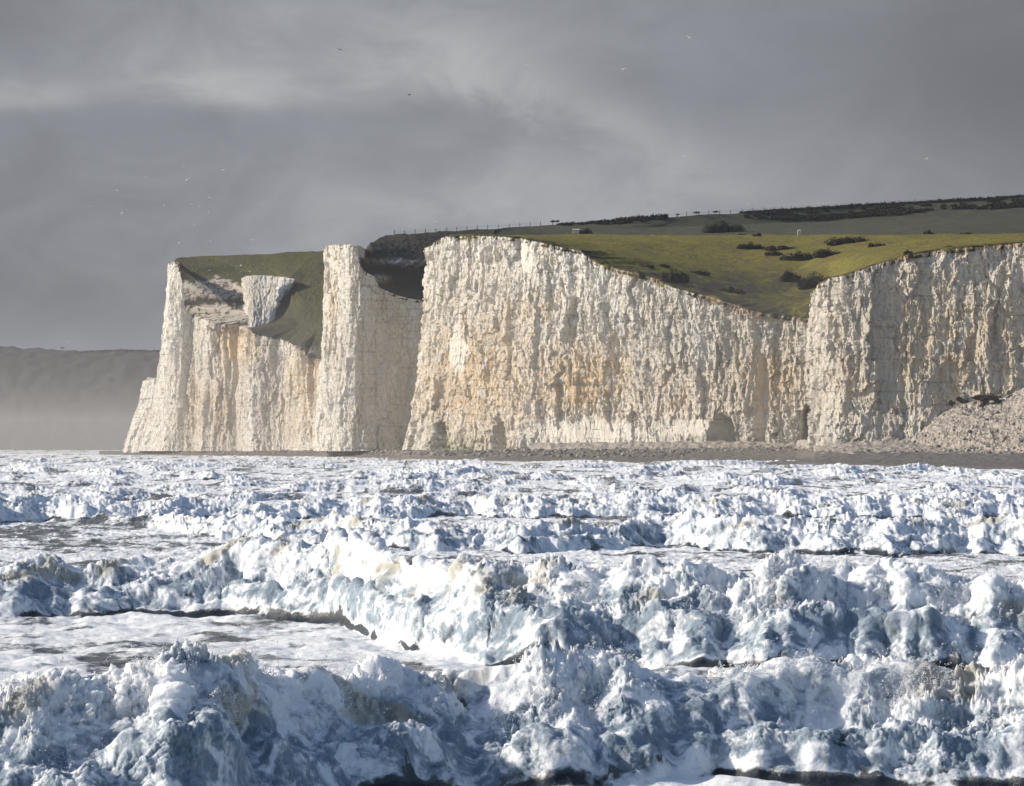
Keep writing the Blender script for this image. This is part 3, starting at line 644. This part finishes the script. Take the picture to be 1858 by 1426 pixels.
    amp = T[m]; px_m = y_ / 3307.0; sc = np.clip(y_ / 60, .6, 8.0) ** .3
    wx = .16 * pn(x_ * 1.6, y_ * 1.6, z_ * 1.6, 71) + .05 * pn(x_ * 6, y_ * 6, z_ * 6, 73); wy = .16 * pn(x_ * 1.6 + 9, y_ * 1.6, z_ * 1.6, 72) + .05 * pn(x_ * 6, y_ * 6, z_ * 6, 74)
    # a mean surface is moved first, the heaps are then cut on it
    bil = 0; tw = 0
    rough = 0.18 + 0.82 * sst(fbm(x_ / 1.1, y_ / 1.1, z_ / .8, 560, 2), -.2, .4)
    for o_, (wl, wt) in enumerate([(.56, .34), (.27, .36), (.13, .34), (.065, .24)]):
        wl = wl * sc; vis = np.clip(wl / (px_m * 3.0), 0, 1)
        f1 = wor((x_ + wx) / wl, (y_ + wy) / wl, (z_ + wx * .6) / wl, 500 + o_)
        bil = bil + wt * vis * (0.55 - f1 ** 1.5) * (1 if o_ == 0 else rough); tw += wt
    for o_, (wl, wt) in enumerate([(.034, .12), (.017, .07)]):
        vis = np.clip(wl * sc / (px_m * 2.2), 0, 1); bil = bil + wt * vis * pn(x_ / wl, y_ / wl, z_ / wl, 580 + o_) * rough
    big = fbm(x_ / 1.3, y_ / 1.3, z_ / 1.0, 520, 3)
    A = amp * np.clip(h[m] + .15, .25, 1.2) * sc ** .6 * (1 - .68 * sst(y_, 80, 180))
    dd = A * (0.25 * bil + 0.17 * big)
    jet = np.maximum(0, fbm(x_ / (.11 * sc), y_ / (.15 * sc), z_ / .4, 540, 4, .7) - .20) * np.clip(.15 + pn(x_ / 1.7, y_ / 1.7, 0, 548) * 2, 0, 1) * crest[m] * .20 * sc
    Xn = X.copy(); Yn = Dc.copy(); Zn = z.copy(); Nm = N[m]
    Xn[m] += dd * Nm[:, 0] + A * .03 * pn(x_ / .12, y_ / .12, z_ / .12, 531); Yn[m] += dd * Nm[:, 1]; Zn[m] += dd * Nm[:, 2] + jet
    # foam cover: solid in the breakers, torn lace behind them, broken streaks in the lanes
    far_ = sst(Dc, 110, 220); lace = fbm(X / 1.5, Dc / 2.6, 0, 601, 5, .62) * (1 - far_) + far_ * 1.25 * fbm(X / (fs_ * 2.2), Dc / (fs_ * 14), 0, 602, 5, .68); streak = fbm(X / 5.0, Dc / 11, 0, 611, 5, .6)
    patch = fbm(X / 14, Dc / 30, 0, 621, 2)
    cover = 0.56 + 0.34 * lace + 0.26 * streak + 0.20 * patch + 0.10 * sst(Dc, 110, 400)
    foam = np.maximum(cover, 0)
    holes = np.zeros_like(foam); holes[m] = 1.1 * sst(-bil - 0.8 * big + .35 * pn(x_ / .4, y_ / .4, z_ / .4, 590), .35, .9) * sst(rough, .3, .8)
    foam = np.maximum(foam, T * 1.0) - holes * 0.75 * T
    foam = foam - und * np.clip(0.45 + 1.3 * fbm(X / 1.6, Dc / 3.6, 0, 641, 4), 0, 1.2)
    foam = np.clip(foam, 0, 1.2)
    tq = .55 * sc; q1 = pn(x_ / tq, y_ / tq, z_ / tq, 671); q2 = pn(x_ / tq, y_ / tq, z_ / tq, 672)
    wisp = fbm(x_ / .62 / sc + q1 * 1.0, y_ / .62 / sc, z_ / 1.0 / sc + q2 * 1.0, 675, 6, .66); fil = 1 - np.abs(fbm(x_ / .40 / sc + q2, y_ / .5 / sc, z_ / .55 / sc + q1, 681, 4, .6)) * 2.6
    far_m = sst(y_, 90, 200); foam[m] = foam[m] - amp * (1 - .5 * far_m) * 0.50 * sst(-wisp - .3 * fil - .2 * bil, .02, .6) * (1 - .6 * crest[m])
    thin = np.clip(0.95 * sst(fbm(X / 1.9, Dc / 1.9, z / 1.2, 651, 3), .12, .6) * sst(crest, .25, .8) , 0, 1)
    # far from the surf the sheet settles under the beach
    dense_lit = 0.78 + 0.35 * fbm(X / .9, Dc / 1.5, 0, 661, 4, .6)
    body = 0.14 + 0.55 * crest[m] ** 1.8 + 0.22 * skirt[m] + 0.35 * bil + 0.50 * wisp + 0.26 * np.maximum(fil, -.3) * sst(wisp, -.3, .4) + 0.28 * sst(y_, 70, 220)  # crests lighter and fronts darker, as light and shade would leave them
    dense_lit[m] = dense_lit[m] * (1 - amp) + body * amp
    P = np.stack([Xn, Yn, Zn - 0.15], -1)
    o = grid_mesh('sea', P, M['sea'], dict(foam=foam, thin=thin, dense_lit=dense_lit, under=und), flip=True); tag(o, kind='structure')
    return px, a, waves, (Xn, Yn, Zn, crest, T)
sea_px, sea_a, sea_waves, sea_S = sea()

def spray():
    """droplets and torn lumps of foam thrown up along the near crests"""
    Xn, Yn, Zn, crest, T = sea_S; R = np.random.RandomState(5)
    near = (Yn < 150) & (crest > .45)
    idx = np.argwhere(near); w = np.maximum(0, 0.25 + fbm(Xn[near] / .9, Yn[near] / .9, 0, 700, 3)) ** 2 * (crest[near]) * (Zn[near] + .3)
    def at(pick): return np.stack([Xn[pick[:, 0], pick[:, 1]], Yn[pick[:, 0], pick[:, 1]], Zn[pick[:, 0], pick[:, 1]] - .15], 1)
    base = at(idx[R.choice(len(idx), 42000, p=w / w.sum())]); n = len(base)
    up = R.exponential(0.05, n); base[:, 2] += up; base[:, 0] += R.normal(0, .03, n) + up * .3; base[:, 1] += R.normal(0, .06, n) - up * .4
    sd_ = at(idx[R.choice(len(idx), 1100, p=w / w.sum())]); ns = len(sd_); q = R.random_sample((ns, 46)) ** .8
    ln = (0.06 + R.exponential(.10, ns))[:, None]; dr = R.normal(.25, .45, ns)[:, None]
    arc = np.stack([sd_[:, 0:1] + dr * ln * q + R.normal(0, .012, q.shape), sd_[:, 1:2] - .5 * ln * q + R.normal(0, .02, q.shape), sd_[:, 2:3] + ln * q * (1.35 - .5 * q) + R.normal(0, .012, q.shape)], -1).reshape(-1, 3)
    base = np.vstack([base, arc]); n = len(base)
    r = (0.0028 + 0.0065 * R.random_sample(n) ** 3) * (base[:, 1] / 55) ** .6
    octv = np.array([(1, 0, 0), (-1, 0, 0), (0, 1, 0), (0, -1, 0), (0, 0, 1), (0, 0, -1)], float); octf = np.array([(0, 2, 4), (2, 1, 4), (1, 3, 4), (3, 0, 4), (2, 0, 5), (1, 2, 5), (3, 1, 5), (0, 3, 5)])
    V = base[:, None, :] + octv[None] * r[:, None, None] * (1 + .5 * R.random_sample((n, 6, 1)))
    Fc = (octf[None] + (np.arange(n) * 6)[:, None, None]).reshape(-1, 3)
    me = bpy.data.meshes.new('spray'); me.vertices.add(n * 6); me.vertices.foreach_set('co', V.astype(np.float32).ravel())
    me.loops.add(Fc.size); me.loops.foreach_set('vertex_index', Fc.astype(np.int32).ravel()); me.polygons.add(len(Fc))
    me.polygons.foreach_set('loop_start', np.arange(0, Fc.size, 3, dtype=np.int32)); me.polygons.foreach_set('loop_total', np.full(len(Fc), 3, np.int32))
    me.update(calc_edges=True); me.polygons.foreach_set('use_smooth', np.ones(len(Fc), bool)); me.materials.append(M['spray']); o = bpy.data.objects.new('spray', me); col.objects.link(o)
    tag(o, 'white drops of spray flying above the nearest breakers', 'spray', kind='stuff')
M['spray'] = mat_plain("spray_drop", (0.85, 0.87, 0.9), (0.9, 0.91, 0.92), 4, 0.6, 0)
spray()

# ------------------------------------------------------------------ plants
def ground_at(P, px, py):
    """the point of a terrain sheet seen at a photo row and column; returns a world point"""
    q = P.reshape(-1, 3); e = (pxof(q[:, 0], q[:, 1]) - px) ** 2 + (pyof(q[:, 2], q[:, 1]) - py) ** 2 * 3
    i = int(np.argmin(e)); p = q[i].copy(); return p
def clump_mesh(name, w, h, dpt, seed, leaf=0.45, dens=1.0, lumps=None):
    """a wind-clipped thicket: overlapping rough domes carrying many small leaf tufts"""
    R = random.Random(seed); vs = []; fs = []
    L = lumps or max(3, int(w / (h * 1.1)))
    doms = []
    for i in range(L):
        u = (i + .5) / L * 2 - 1 + R.uniform(-.12, .12); hh = h * (1 - 0.45 * abs(u) ** 1.6) * R.uniform(.7, 1.0)
        doms.append((u * w * .5 * .86, R.uniform(-.3, .3) * dpt, max(w / L * .85, hh * .75) * R.uniform(.75, 1.0), dpt * R.uniform(.4, .55), hh))
    for (cx, cy, rx, ry, rz) in doms:
        V, Fc = rock_verts(1.0, R.randrange(1000), (rx, ry, rz), 2); V = V * .82; V[:, 2] = np.maximum(V[:, 2], -.15 * rz); k = len(vs)
        V += np.array([cx, cy, 0]); vs += list(V); fs += [[a + k for a in f] for f in Fc]
        n = int(dens * 34 * (rx * rz + rx * ry) / (leaf * leaf) * .10) + 30
        for _ in range(min(n, 900)):
            th = R.uniform(0, 6.283); ph = math.acos(R.uniform(0, 1)); s = R.uniform(.82, 1.08)
            c = np.array([cx + rx * s * math.sin(ph) * math.cos(th), cy + ry * s * math.sin(ph) * math.sin(th), rz * s * math.cos(ph)])
            d1 = np.array([R.gauss(0, 1), R.gauss(0, 1), R.gauss(0, 1)]); d1 /= np.linalg.norm(d1); d2 = np.cross(d1, [R.gauss(0, 1), R.gauss(0, 1), R.gauss(0, 1)]); d2 /= np.linalg.norm(d2) + 1e-6
            l = leaf * R.uniform(.5, 1.2); k = len(vs)
            vs += [c - d1 * l * .5, c + d2 * l * .3, c + d1 * l * .6, c - d2 * l * .3]; fs.append([k, k + 1, k + 2, k + 3])
    return vs, fs
def bush(P, x0, x1, yb, yt, label, seed, group='gorse bushes on the downland'):
    g = ground_at(P, (x0 + x1) / 2, yb); s = g[1] / F; w = (x1 - x0) * s * 1.12; h = max(1.2, (yb - yt) * s * 1.25)
    vs, fs = clump_mesh('gorse_bush', w, h, min(w * .5, h * 2.5), seed, leaf=.55)
    o = mesh_obj('gorse_bush', vs, fs, M['gorse']); o.location = (g[0], g[1], g[2] - .25); tag(o, label, 'bush', group)
for i, (P, x0, x1, yb, yt, lab) in enumerate([
    (PF, 1331, 1366, 430, 423.5, 'flat dark bush on the crest line of the bright green field'),
    (PF, 1366, 1381, 429, 422, 'small round dark bush at the right end of the crest-line bush'),
    (PF, 1341, 1382, 452, 439, 'dark bush at the upper left end of the long gorse band'),
    (PF, 1384, 1445, 453, 444, 'low dark bush in the middle of the long gorse band'),
    (PF, 1388, 1420, 463, 454, 'short dark bush just under the middle of the gorse band'),
    (PF, 1418, 1477, 472, 456, 'thick dark bush at the lower right end of the gorse band'),
    (PF, 1478, 1526, 465, 451, 'lone domed dark bush right of the long gorse band'),
    (PF, 1507, 1576, 441, 426, 'wide dark bush high on the field just under the grey hill'),
    (PF, 1578, 1608, 447, 438, 'small domed bush on the field above the right cliff corner'),
    (PF, 1160, 1186, 485, 479, 'thin low bush above the cliff edge, leftmost on the field'),
    (PF, 1193, 1217, 484, 478, 'second thin low bush above the middle cliff edge'),
    (PF, 1195, 1247, 509, 486, 'large ragged bush just above the middle cliff edge'),
    (PF, 1250, 1284, 498, 490, 'flat dark bush right of the large ragged cliff-edge bush'),
    (PF, 1305, 1348, 531, 518, 'pointed dark bush on the low green slope above the cliff dip'),
    (PF, 1416, 1450, 511, 491, 'bushy left tip of the dark gorse beside the right cliff top'),
    (PF, 1442, 1512, 520, 497, 'broad dark gorse bush touching the right cliff top corner'),
    (PF, 1640, 1656, 461, 453, 'little dark bush sitting on the lip of the right cliff'),
    (PF, 1713, 1729, 451, 444, 'tiny dark bush on the lip of the right cliff, farther right'),
    (PH, 1276, 1346, 421, 402, 'isolated lens-shaped dark thicket on the grey-green hill'),
    (PF, 1675, 1694, 427, 417, 'small dark bush on the field edge beneath the right ridge wood'),
    (PF, 1739, 1764, 429, 419, 'dark rounded bush on the field edge near the right frame side'),
    (PF, 1770, 1780, 431, 426, 'tiny dark bush beside the rounded bush near the right side'),
    (PF, 1054, 1073, 427, 413, 'upright dark bush on the crest beside the pale blocks'),
    (PL, 476, 485, 468, 463.5, 'low dark bush just under the skyline of the left headland'),
]): bush(P, x0, x1, yb, yt, lab, 100 + i)

def ridge_wood(pts, label, seed):
    """wind-shaped scrub wood along the ridge: (px, y_top, y_bottom)"""
    R = random.Random(seed); vs = []; fs = []
    x = pts[0][0]
    while x < pts[-1][0]:
        yt = np.interp(x, [p[0] for p in pts], [p[1] for p in pts]); yb = np.interp(x, [p[0] for p in pts], [p[2] for p in pts])
        rows = max(1, int((yb - yt) / 4.5))
        for k in range(rows + 1):
            y = yb - (yb - yt - 5) * k / max(rows, 1)
            g = ground_at(PH, x, y) if k < rows else W(x, ridge_y(x), ridge_D(x)); s = g[1] / F
            h = max(1.5, 8.5 * s) if k < rows else max(1.5, (ridge_y(x) - yt) * s * R.uniform(.8, 1.15))
            v, f = clump_mesh('x', 11 * s * R.uniform(.9, 1.4), h, 3.2, R.randrange(9999), leaf=.7, dens=.5, lumps=2); n0 = len(vs)
            vs += [np.array(q) + g + np.array([0, R.uniform(-1, 1), -.4]) for q in v]; fs += [[a + n0 for a in t] for t in f]
        x += R.uniform(5.5, 8)
    o = mesh_obj('scrub_wood', vs, fs, M['gorse']); tag(o, label, 'wood', kind='stuff')
ridge_wood([(1018, 404, 408), (1060, 399.5, 408), (1120, 391.5, 406), (1165, 386.5, 402), (1205, 383.5, 396)], 'dark wind-clipped scrub on the middle of the long ridge', 3)
ridge_wood([(1348, 382, 393), (1400, 377, 397), (1470, 373, 398), (1560, 366, 393), (1640, 363, 388), (1700, 359, 379), (1790, 354, 379), (1858, 349, 376), (1960, 343, 372)], 'dark scrub wood running along the right end of the ridge', 4)
def far_hedge():
    vs = []; fs = []; R = random.Random(8); x = 152
    while x < 300:
        g = W(x, np.interp(x, [p[0] for p in FH], [p[1] for p in FH]) + .6, 4800)
        v, f = clump_mesh('x', 9, R.uniform(3.4, 4.8), 5, R.randrange(999), leaf=1.6, dens=.4, lumps=2); n0 = len(vs)
        vs += [np.array(q) + g for q in v]; fs += [[a + n0 for a in t] for t in f]; x += R.uniform(7, 9)
    o = mesh_obj('hedgerow', vs, fs, M['gorse']); tag(o, 'dark hedge line on the skyline of the far grey headland', 'hedge', kind='stuff')
far_hedge()

def tree(px, yb, h_px, w_px, D, label, seed, lean=.3):
    """wind-bent tree: tapered trunk with limbs, ragged crown"""
    g = W(px, yb, D); s = D / F; h = h_px * s; w = w_px * s; R = random.Random(seed)
    e = empty('windswept_tree', g); tag(e, label, 'tree')
    vs = []; fs = []
    def limb(p, q, r0, r1):
        p, q = Vector(p), Vector(q); d = (q - p).normalized(); a = d.orthogonal().normalized(); b = d.cross(a); k = len(vs)
        for (c, r) in ((p, r0), (q, r1)):
            for i in range(6): t = i / 6 * 6.283; vs.append(tuple(c + a * math.cos(t) * r + b * math.sin(t) * r))
        for i in range(6): fs.append([k + i, k + (i + 1) % 6, k + 6 + (i + 1) % 6, k + 6 + i])
    limb((0, 0, -.4), (lean * h * .3, 0, h * .55), h * .07, h * .05)
    for i in range(4):
        t = R.uniform(0, 6.28); limb((lean * h * .3, 0, h * .5), (lean * h * .4 + math.cos(t) * w * .3, math.sin(t) * w * .25, h * R.uniform(.65, .85)), h * .04, h * .018)
    mesh_obj('trunk', vs, fs, M['bark'], e)
    v2, f2 = clump_mesh('crown', w, h * .42, w * .7, seed, leaf=.14 * h, dens=1.5, lumps=3)
    mesh_obj('crown', [np.array(q) + np.array([lean * h * .4, 0, h * .58]) for q in v2], f2, M['gorse'], e)
tree(1002, 409, 11, 8, ridge_D(1002), 'small bent tree on the ridge, left one of the pair', 31)
tree(1010, 408, 10, 7, ridge_D(1010), 'small bent tree on the ridge, right one of the pair', 32)
tree(1229, 393.5, 6, 6, ridge_D(1229), 'very small tree on the bare stretch of ridge beside the middle scrub', 33)
tree(1263, 391, 8, 12, ridge_D(1263), 'flat-topped wind-bent tree on the bare stretch of ridge', 34)
tree(1297, 389.5, 8, 11, ridge_D(1297), 'leaning wind-bent tree just before the right ridge wood', 35, .6)
tree(113, 636, 7, 7, 4795, 'lone tree on the skyline of the far grey headland', 36, .05)

# ------------------------------------------------------------------ fences on the ridge
def box(vs, fs, c, sx, sy, sz, taper=1.0):
    k = len(vs)
    for dz, t in ((0, 1.0), (sz, taper)):
        for dx, dy in ((-1, -1), (1, -1), (1, 1), (-1, 1)): vs.append((c[0] + dx * sx / 2 * t, c[1] + dy * sy / 2 * t, c[2] + dz))
    fs += [[k, k + 3, k + 2, k + 1], [k + 4, k + 5, k + 6, k + 7]] + [[k + i, k + (i + 1) % 4, k + 4 + (i + 1) % 4, k + 4 + i] for i in range(4)]
def fence(xs, hp, label):
    g0 = W(xs[0], ridge_y(xs[0]), ridge_D(xs[0])); e = empty('fence', g0); tag(e, label, 'fence', None)
    P = [W(x, ridge_y(x), ridge_D(x)) - g0 for x in xs]; vs = []; fs = []; r = random.Random(2); tops = []
    for p in P:
        h = hp * r.uniform(.85, 1.1); v = []; f = []; box(v, f, (0, 0, 0), .30, .30, h + .3, .8); box(v, f, (0, 0, h + .3), .20, .20, .12, .3)
        o = mesh_obj('post', v, f, M['wood'], e); o.location = (p[0], p[1], p[2] - .3); o.rotation_euler = (0, r.uniform(-.05, .05), 0)
    for lev in (.45, .75, .95):
        vs = []; fs = []
        for a, b in zip(P[:-1], P[1:]):
            a = Vector(a) + Vector((0, 0, hp * lev * .8)); b = Vector(b) + Vector((0, 0, hp * lev * .8)); k = len(vs)
            for q in (a, b):
                for i in range(4): t = i * math.pi / 2; vs.append((q.x, q.y + .02 * math.cos(t), q.z + .02 * math.sin(t)))
            fs += [[k + i, k + (i + 1) % 4, k + 4 + (i + 1) % 4, k + 4 + i] for i in range(4)]
        mesh_obj('wire', vs, fs, M['wood'], e)
fence([715, 734, 753, 772, 791, 811, 829, 847, 866, 885, 905, 924, 943, 962, 981], 1.95, 'post and wire fence along the ridge above the dark slope')
fence([1212, 1228, 1246, 1268, 1286, 1306, 1325, 1347, 1366, 1386, 1403, 1419, 1435, 1466, 1491, 1517, 1545, 1575, 1605, 1632, 1660, 1704], 2.0, 'post and wire fence running past the right ridge wood')

# pale blocks and a hut on the crest
def pale(px, py, w_px, h_px, D, name, label, cat, P=None):
    g = W(px, py, D); s = D / F; vs = []; fs = []; w, h = w_px * s, h_px * s
    box(vs, fs, (0, 0, -.4), w, w * .8, h + .4, .96); k = len(vs)
    vs += [(-w * .53, -w * .45, h), (w * .53, -w * .45, h), (w * .53, w * .45, h), (-w * .53, w * .45, h), (-w * .5, 0, h * 1.35), (w * .5, 0, h * 1.35)]
    fs += [[k, k + 1, k + 5, k + 4], [k + 2, k + 3, k + 4, k + 5], [k, k + 4, k + 3], [k + 1, k + 2, k + 5], [k, k + 3, k + 2, k + 1]]
    o = mesh_obj(name, vs, fs, M['pale']); o.location = tuple(g); tag(o, label, cat)
pale(1450, 426, 6, 7, 1415, 'hut', 'tiny white hut on the crest of the bright green field', 'hut')
pale(1045, 422, 13, 5, 1500, 'stone_wall', 'low pale stone wall on the hill left of the upright bush', 'wall')
pale(1183, 430, 5, 2.5, 1400, 'stone', 'small white stone on the green field below the middle scrub', 'stone')

# dark lumps standing in for shaded pits in the scree
def pit_shade(px, py, D, wpx, hpx, ang, label, seed):
    s = D / F; V, Fc = rock_verts(1.0, seed, (wpx * s * .5, wpx * s * .32, hpx * s * .62), 3); V = V * (1 + .45 * np.round(2 * pn(V[:, 0] * .9, V[:, 1] * .9, V[:, 2] * .9, seed + 9)) / 2)[:, None]
    n = 1 + .25 * pn(V[:, 0] * 1.2, V[:, 1] * 1.2, V[:, 2] * 1.2, seed + 3); V = V * n[:, None]
    o = mesh_obj('pit_shade', V, Fc, M['turf'], smooth=False); o.location = tuple(W(px, py, D)); o.rotation_euler = (0, ang, 0)
    tag(o, label, 'turf', 'dark lumps in place of shaded pits in the scree')  # 'turf' here marks the shade lumps, not real turf
for i, (px, py, w, h, a, lab) in enumerate([(1728, 730, 11, 8, -.2, 'small dark lump for a shaded pit at the left end of the scree top'),
        (1747, 725, 22, 7, .3, 'thin slanting dark lump for a shaded pit, left of the biggest one'),
        (1784, 719, 40, 8, .05, 'widest dark lump for a shaded pit, lying across the top of the scree'),
        (1787, 731, 15, 20, .1, 'squat dark lump for a shaded pit, hanging under the widest one'),
        (1811, 728, 34, 8, .75, 'long dark lump for a shaded pit, sloping down right of the widest one'),
        (1833, 719, 16, 8, -.5, 'dark lump for a shaded pit beside the bright scree ridge at far right')]):
    pit_shade(px, py + 2, 815.5, w, h, a, lab, 40 + i)

# ------------------------------------------------------------------ a walker on the headland
def walker(px, py, D, label):
    bm = bmesh.new(); bme = bpy.data.meshes.new('person')
    J = [(0, 0, .95, .13), (0, 0, 1.15, .14), (0, 0, 1.40, .16), (0, 0, 1.52, .06), (0, -.01, 1.62, .09), (0, -.02, 1.74, .085),
         (.10, 0, .88, .10), (.14, -.10, .50, .07), (.15, -.16, .10, .045), (.15, -.30, .04, .04), (-.10, 0, .88, .10), (-.12, .10, .50, .07), (-.13, .26, .12, .045), (-.13, .14, .04, .04),
         (.20, 0, 1.42, .065), (.27, .08, 1.16, .05), (.28, -.02, .92, .038), (.28, -.06, .84, .03), (-.20, 0, 1.42, .065), (-.27, -.06, 1.16, .05), (-.28, -.18, .95, .038), (-.28, -.22, .87, .03)]
    E = [(0, 1), (1, 2), (2, 3), (3, 4), (4, 5), (0, 6), (6, 7), (7, 8), (8, 9), (0, 10), (10, 11), (11, 12), (12, 13), (2, 14), (14, 15), (15, 16), (16, 17), (2, 18), (18, 19), (19, 20), (20, 21)]
    bme.from_pydata([j[:3] for j in J], E, []); bm.free()
    o = bpy.data.objects.new('person', bme); col.objects.link(o)
    o.modifiers.new('Skin', 'SKIN')
    sk = bme.skin_vertices[0] if bme.skin_vertices else None
    if sk is None:
        b2 = bmesh.new(); b2.from_mesh(bme); b2.verts.layers.skin.verify(); b2.to_mesh(bme); b2.free(); sk = bme.skin_vertices[0]
    for k, j in enumerate(J): sk.data[k].radius = (j[3], j[3]); sk.data[k].use_root = (k == 0)
    sub = o.modifiers.new('Subdivision', 'SUBSURF'); sub.levels = 1; sub.render_levels = 1
    bme.materials.append(M['cloth']); g = W(px, py, D); o.location = tuple(g); o.rotation_euler = (0, 0, 1.2); tag(o, label, 'person')
    V, Fc = rock_verts(.115, 5, (.85, .95, 1.15), 2); h = mesh_obj('head', V, Fc, M['skin'], o, True); h.location = (0, -.02, 1.68)
    V, Fc = rock_verts(.122, 6, (.95, .95, .8), 2); h = mesh_obj('hat', V, Fc, M['cloth'], o, True); h.location = (0, .0, 1.76)
gw = ground_at(PL, 488, 468.5)
walker(488, 468.5, gw[1], 'person in dark clothes walking near the skyline of the left headland')

# ------------------------------------------------------------------ gulls
def gull_mesh(name, mat, up=.35, span=1.3):
    """body, tail, head with beak and two bent tapering wings in one mesh"""
    vs = []; fs = []; n = 8
    prof = [(-.30, .012, .0), (-.22, .045, .0), (-.08, .075, -.005), (.05, .08, -.005), (.15, .062, .01), (.21, .045, .025), (.26, .045, .03), (.30, .028, .028), (.32, .012, .02), (.36, .004, .012)]
    for (y, r, z) in prof:
        for i in range(n): t = i / n * 6.283; vs.append((math.cos(t) * r, y, z + math.sin(t) * r * .9))
    for k in range(len(prof) - 1):
        for i in range(n): fs.append([k * n + i, k * n + (i + 1) % n, (k + 1) * n + (i + 1) % n, (k + 1) * n + i])
    fs += [list(range(n))[::-1], [len(prof) * n - n + i for i in range(n)]]
    k = len(vs); vs += [(-.03, -.26, .01), (.03, -.26, .01), (.085, -.44, 0), (-.085, -.44, 0), (0, -.3, -.012)]; fs += [[k, k + 1, k + 2, k + 3], [k + 3, k + 2, k + 4]]
    for s in (-1, 1):
        st = [(.05, .16, -.09, .02), (span * .16, .20, -.05, .02 + up * .16), (span * .27, .19, -.02, .02 + up * .22), (span * .40, .10, -.03, .02 + up * .17), (span * .5, -.02, -.06, .02 + up * .08)]
        k = len(vs)
        for (x, yf, yb, z) in st: vs += [(s * x, yf, z), (s * x, (yf + yb) / 2, z + .018), (s * x, yb, z), (s * x, (yf + yb) / 2, z - .008)]
        for q in range(len(st) - 1):
            for i in range(4):
                f = [k + q * 4 + i, k + q * 4 + (i + 1) % 4, k + (q + 1) * 4 + (i + 1) % 4, k + (q + 1) * 4 + i]; fs.append(f if s < 0 else f[::-1])
        e = k + (len(st) - 1) * 4; fs.append([e, e + 1, e + 2, e + 3])
    me = bpy.data.meshes.new(name); me.from_pydata(vs, [], fs); me.update(); me.materials.append(mat); return me
GM = [gull_mesh('gull', M['white'], .35), gull_mesh('gull', M['white'], -.2), gull_mesh('gull', M['white'], .9)]; GB = gull_mesh('bird', M['black'], .25)
def gull(px, py, D, label, me, group, k, name='gull'):
    o = bpy.data.objects.new(name, me); col.objects.link(o); o.location = tuple(W(px, py, D)); R = random.Random(k * 13 + 1)
    o.rotation_euler = (R.uniform(-.25, .5), R.uniform(-.7, .7), R.uniform(0, 6.28)); tag(o, label, 'bird', group)
flock = [(334, 302), (405, 308), (213, 322), (265, 322), (343, 323.5), (339, 327), (212, 345), (162, 374), (298, 372), (221, 387), (380, 358), (347.5, 370.5), (362, 374), (378.5, 385.6), (352, 408), (325, 440.5), (382, 437), (458, 412), (457, 435)]
for k, (x, y) in enumerate(flock): gull(x, y, 850 + (k * 137) % 330, 'tiny white gull in the loose flock above the left headland', GM[k % 3], 'gulls in the flock above the left headland', k)
for k, (x, y) in enumerate([(380, 490.5), (429, 482), (437, 482), (436, 493), (453, 492)]): gull(x, y, 1250, 'tiny white gull flying low in front of the left headland turf', GM[k % 3], 'gulls low over the left headland', 60 + k)
gull(617, 90, 620, 'dark bird high in the sky, the upper of the two dark ones', GB, None, 2, 'bird')
gull(743, 172, 560, 'dark bird against the bright cloud, the lower of the two dark ones', GB, None, 5, 'bird')
for k, (x, y, D, lab) in enumerate([(957, 117, 950, 'faint gull over the middle of the bright cloud streak'), (1131, 125, 700, 'white gull right of the bright cloud streak, wings spread'),
        (1250, 68, 640, 'white gull highest in the right half of the sky'), (1241, 283, 750, 'white gull over the end of the cloud streak, above the ridge scrub'),
        (1283, 308, 900, 'small gull just below and right of the one over the streak end'), (1357, 370, 950, 'gull skimming the skyline above the right ridge fence'),
        (791, 402, 950, 'gull flying just above the fence posts of the left ridge'), (124, 620, 1300, 'gull above the lone tree of the far headland'), (1682, 288, 1100, 'faint gull in the grey sky over the right ridge wood')]):
    gull(x, y, D, lab, GM[k % 3], None, 90 + k)

# ------------------------------------------------------------------ air: sea haze, and the low drift of spray over the surf
def air(name, x0, x1, y0, y1, z0, z1, colr, dens, aniso=0.2):
    vs = []; fs = []; box(vs, fs, ((x0 + x1) / 2, (y0 + y1) / 2, z0), x1 - x0, y1 - y0, z1 - z0)
    m = bpy.data.materials.new(name); m.use_nodes = True; g = NT(m.node_tree); out = g.n('ShaderNodeOutputMaterial'); v = g.n('ShaderNodeVolumePrincipled')
    v.inputs['Color'].default_value = (*colr, 1); v.inputs['Density'].default_value = dens; v.inputs['Anisotropy'].default_value = aniso
    g.l(v.outputs[0], out.inputs['Volume']); o = mesh_obj(name, vs, fs, m); tag(o, kind='stuff'); return o
air('haze', -2200, 1700, -60, 9300, -6, 190, (.92, .94, 1.0), 0.00003)
air('spray_mist', -2100, 1600, 620, 5600, -3, 42, (.96, .93, .90), 0.00025, 0.0)

scn.cycles.volume_step_rate = 1.0; scn.cycles.max_bounces = 6; scn.cycles.volume_bounces = 0; scn.cycles.diffuse_bounces = 3; scn.cycles.use_denoising = True
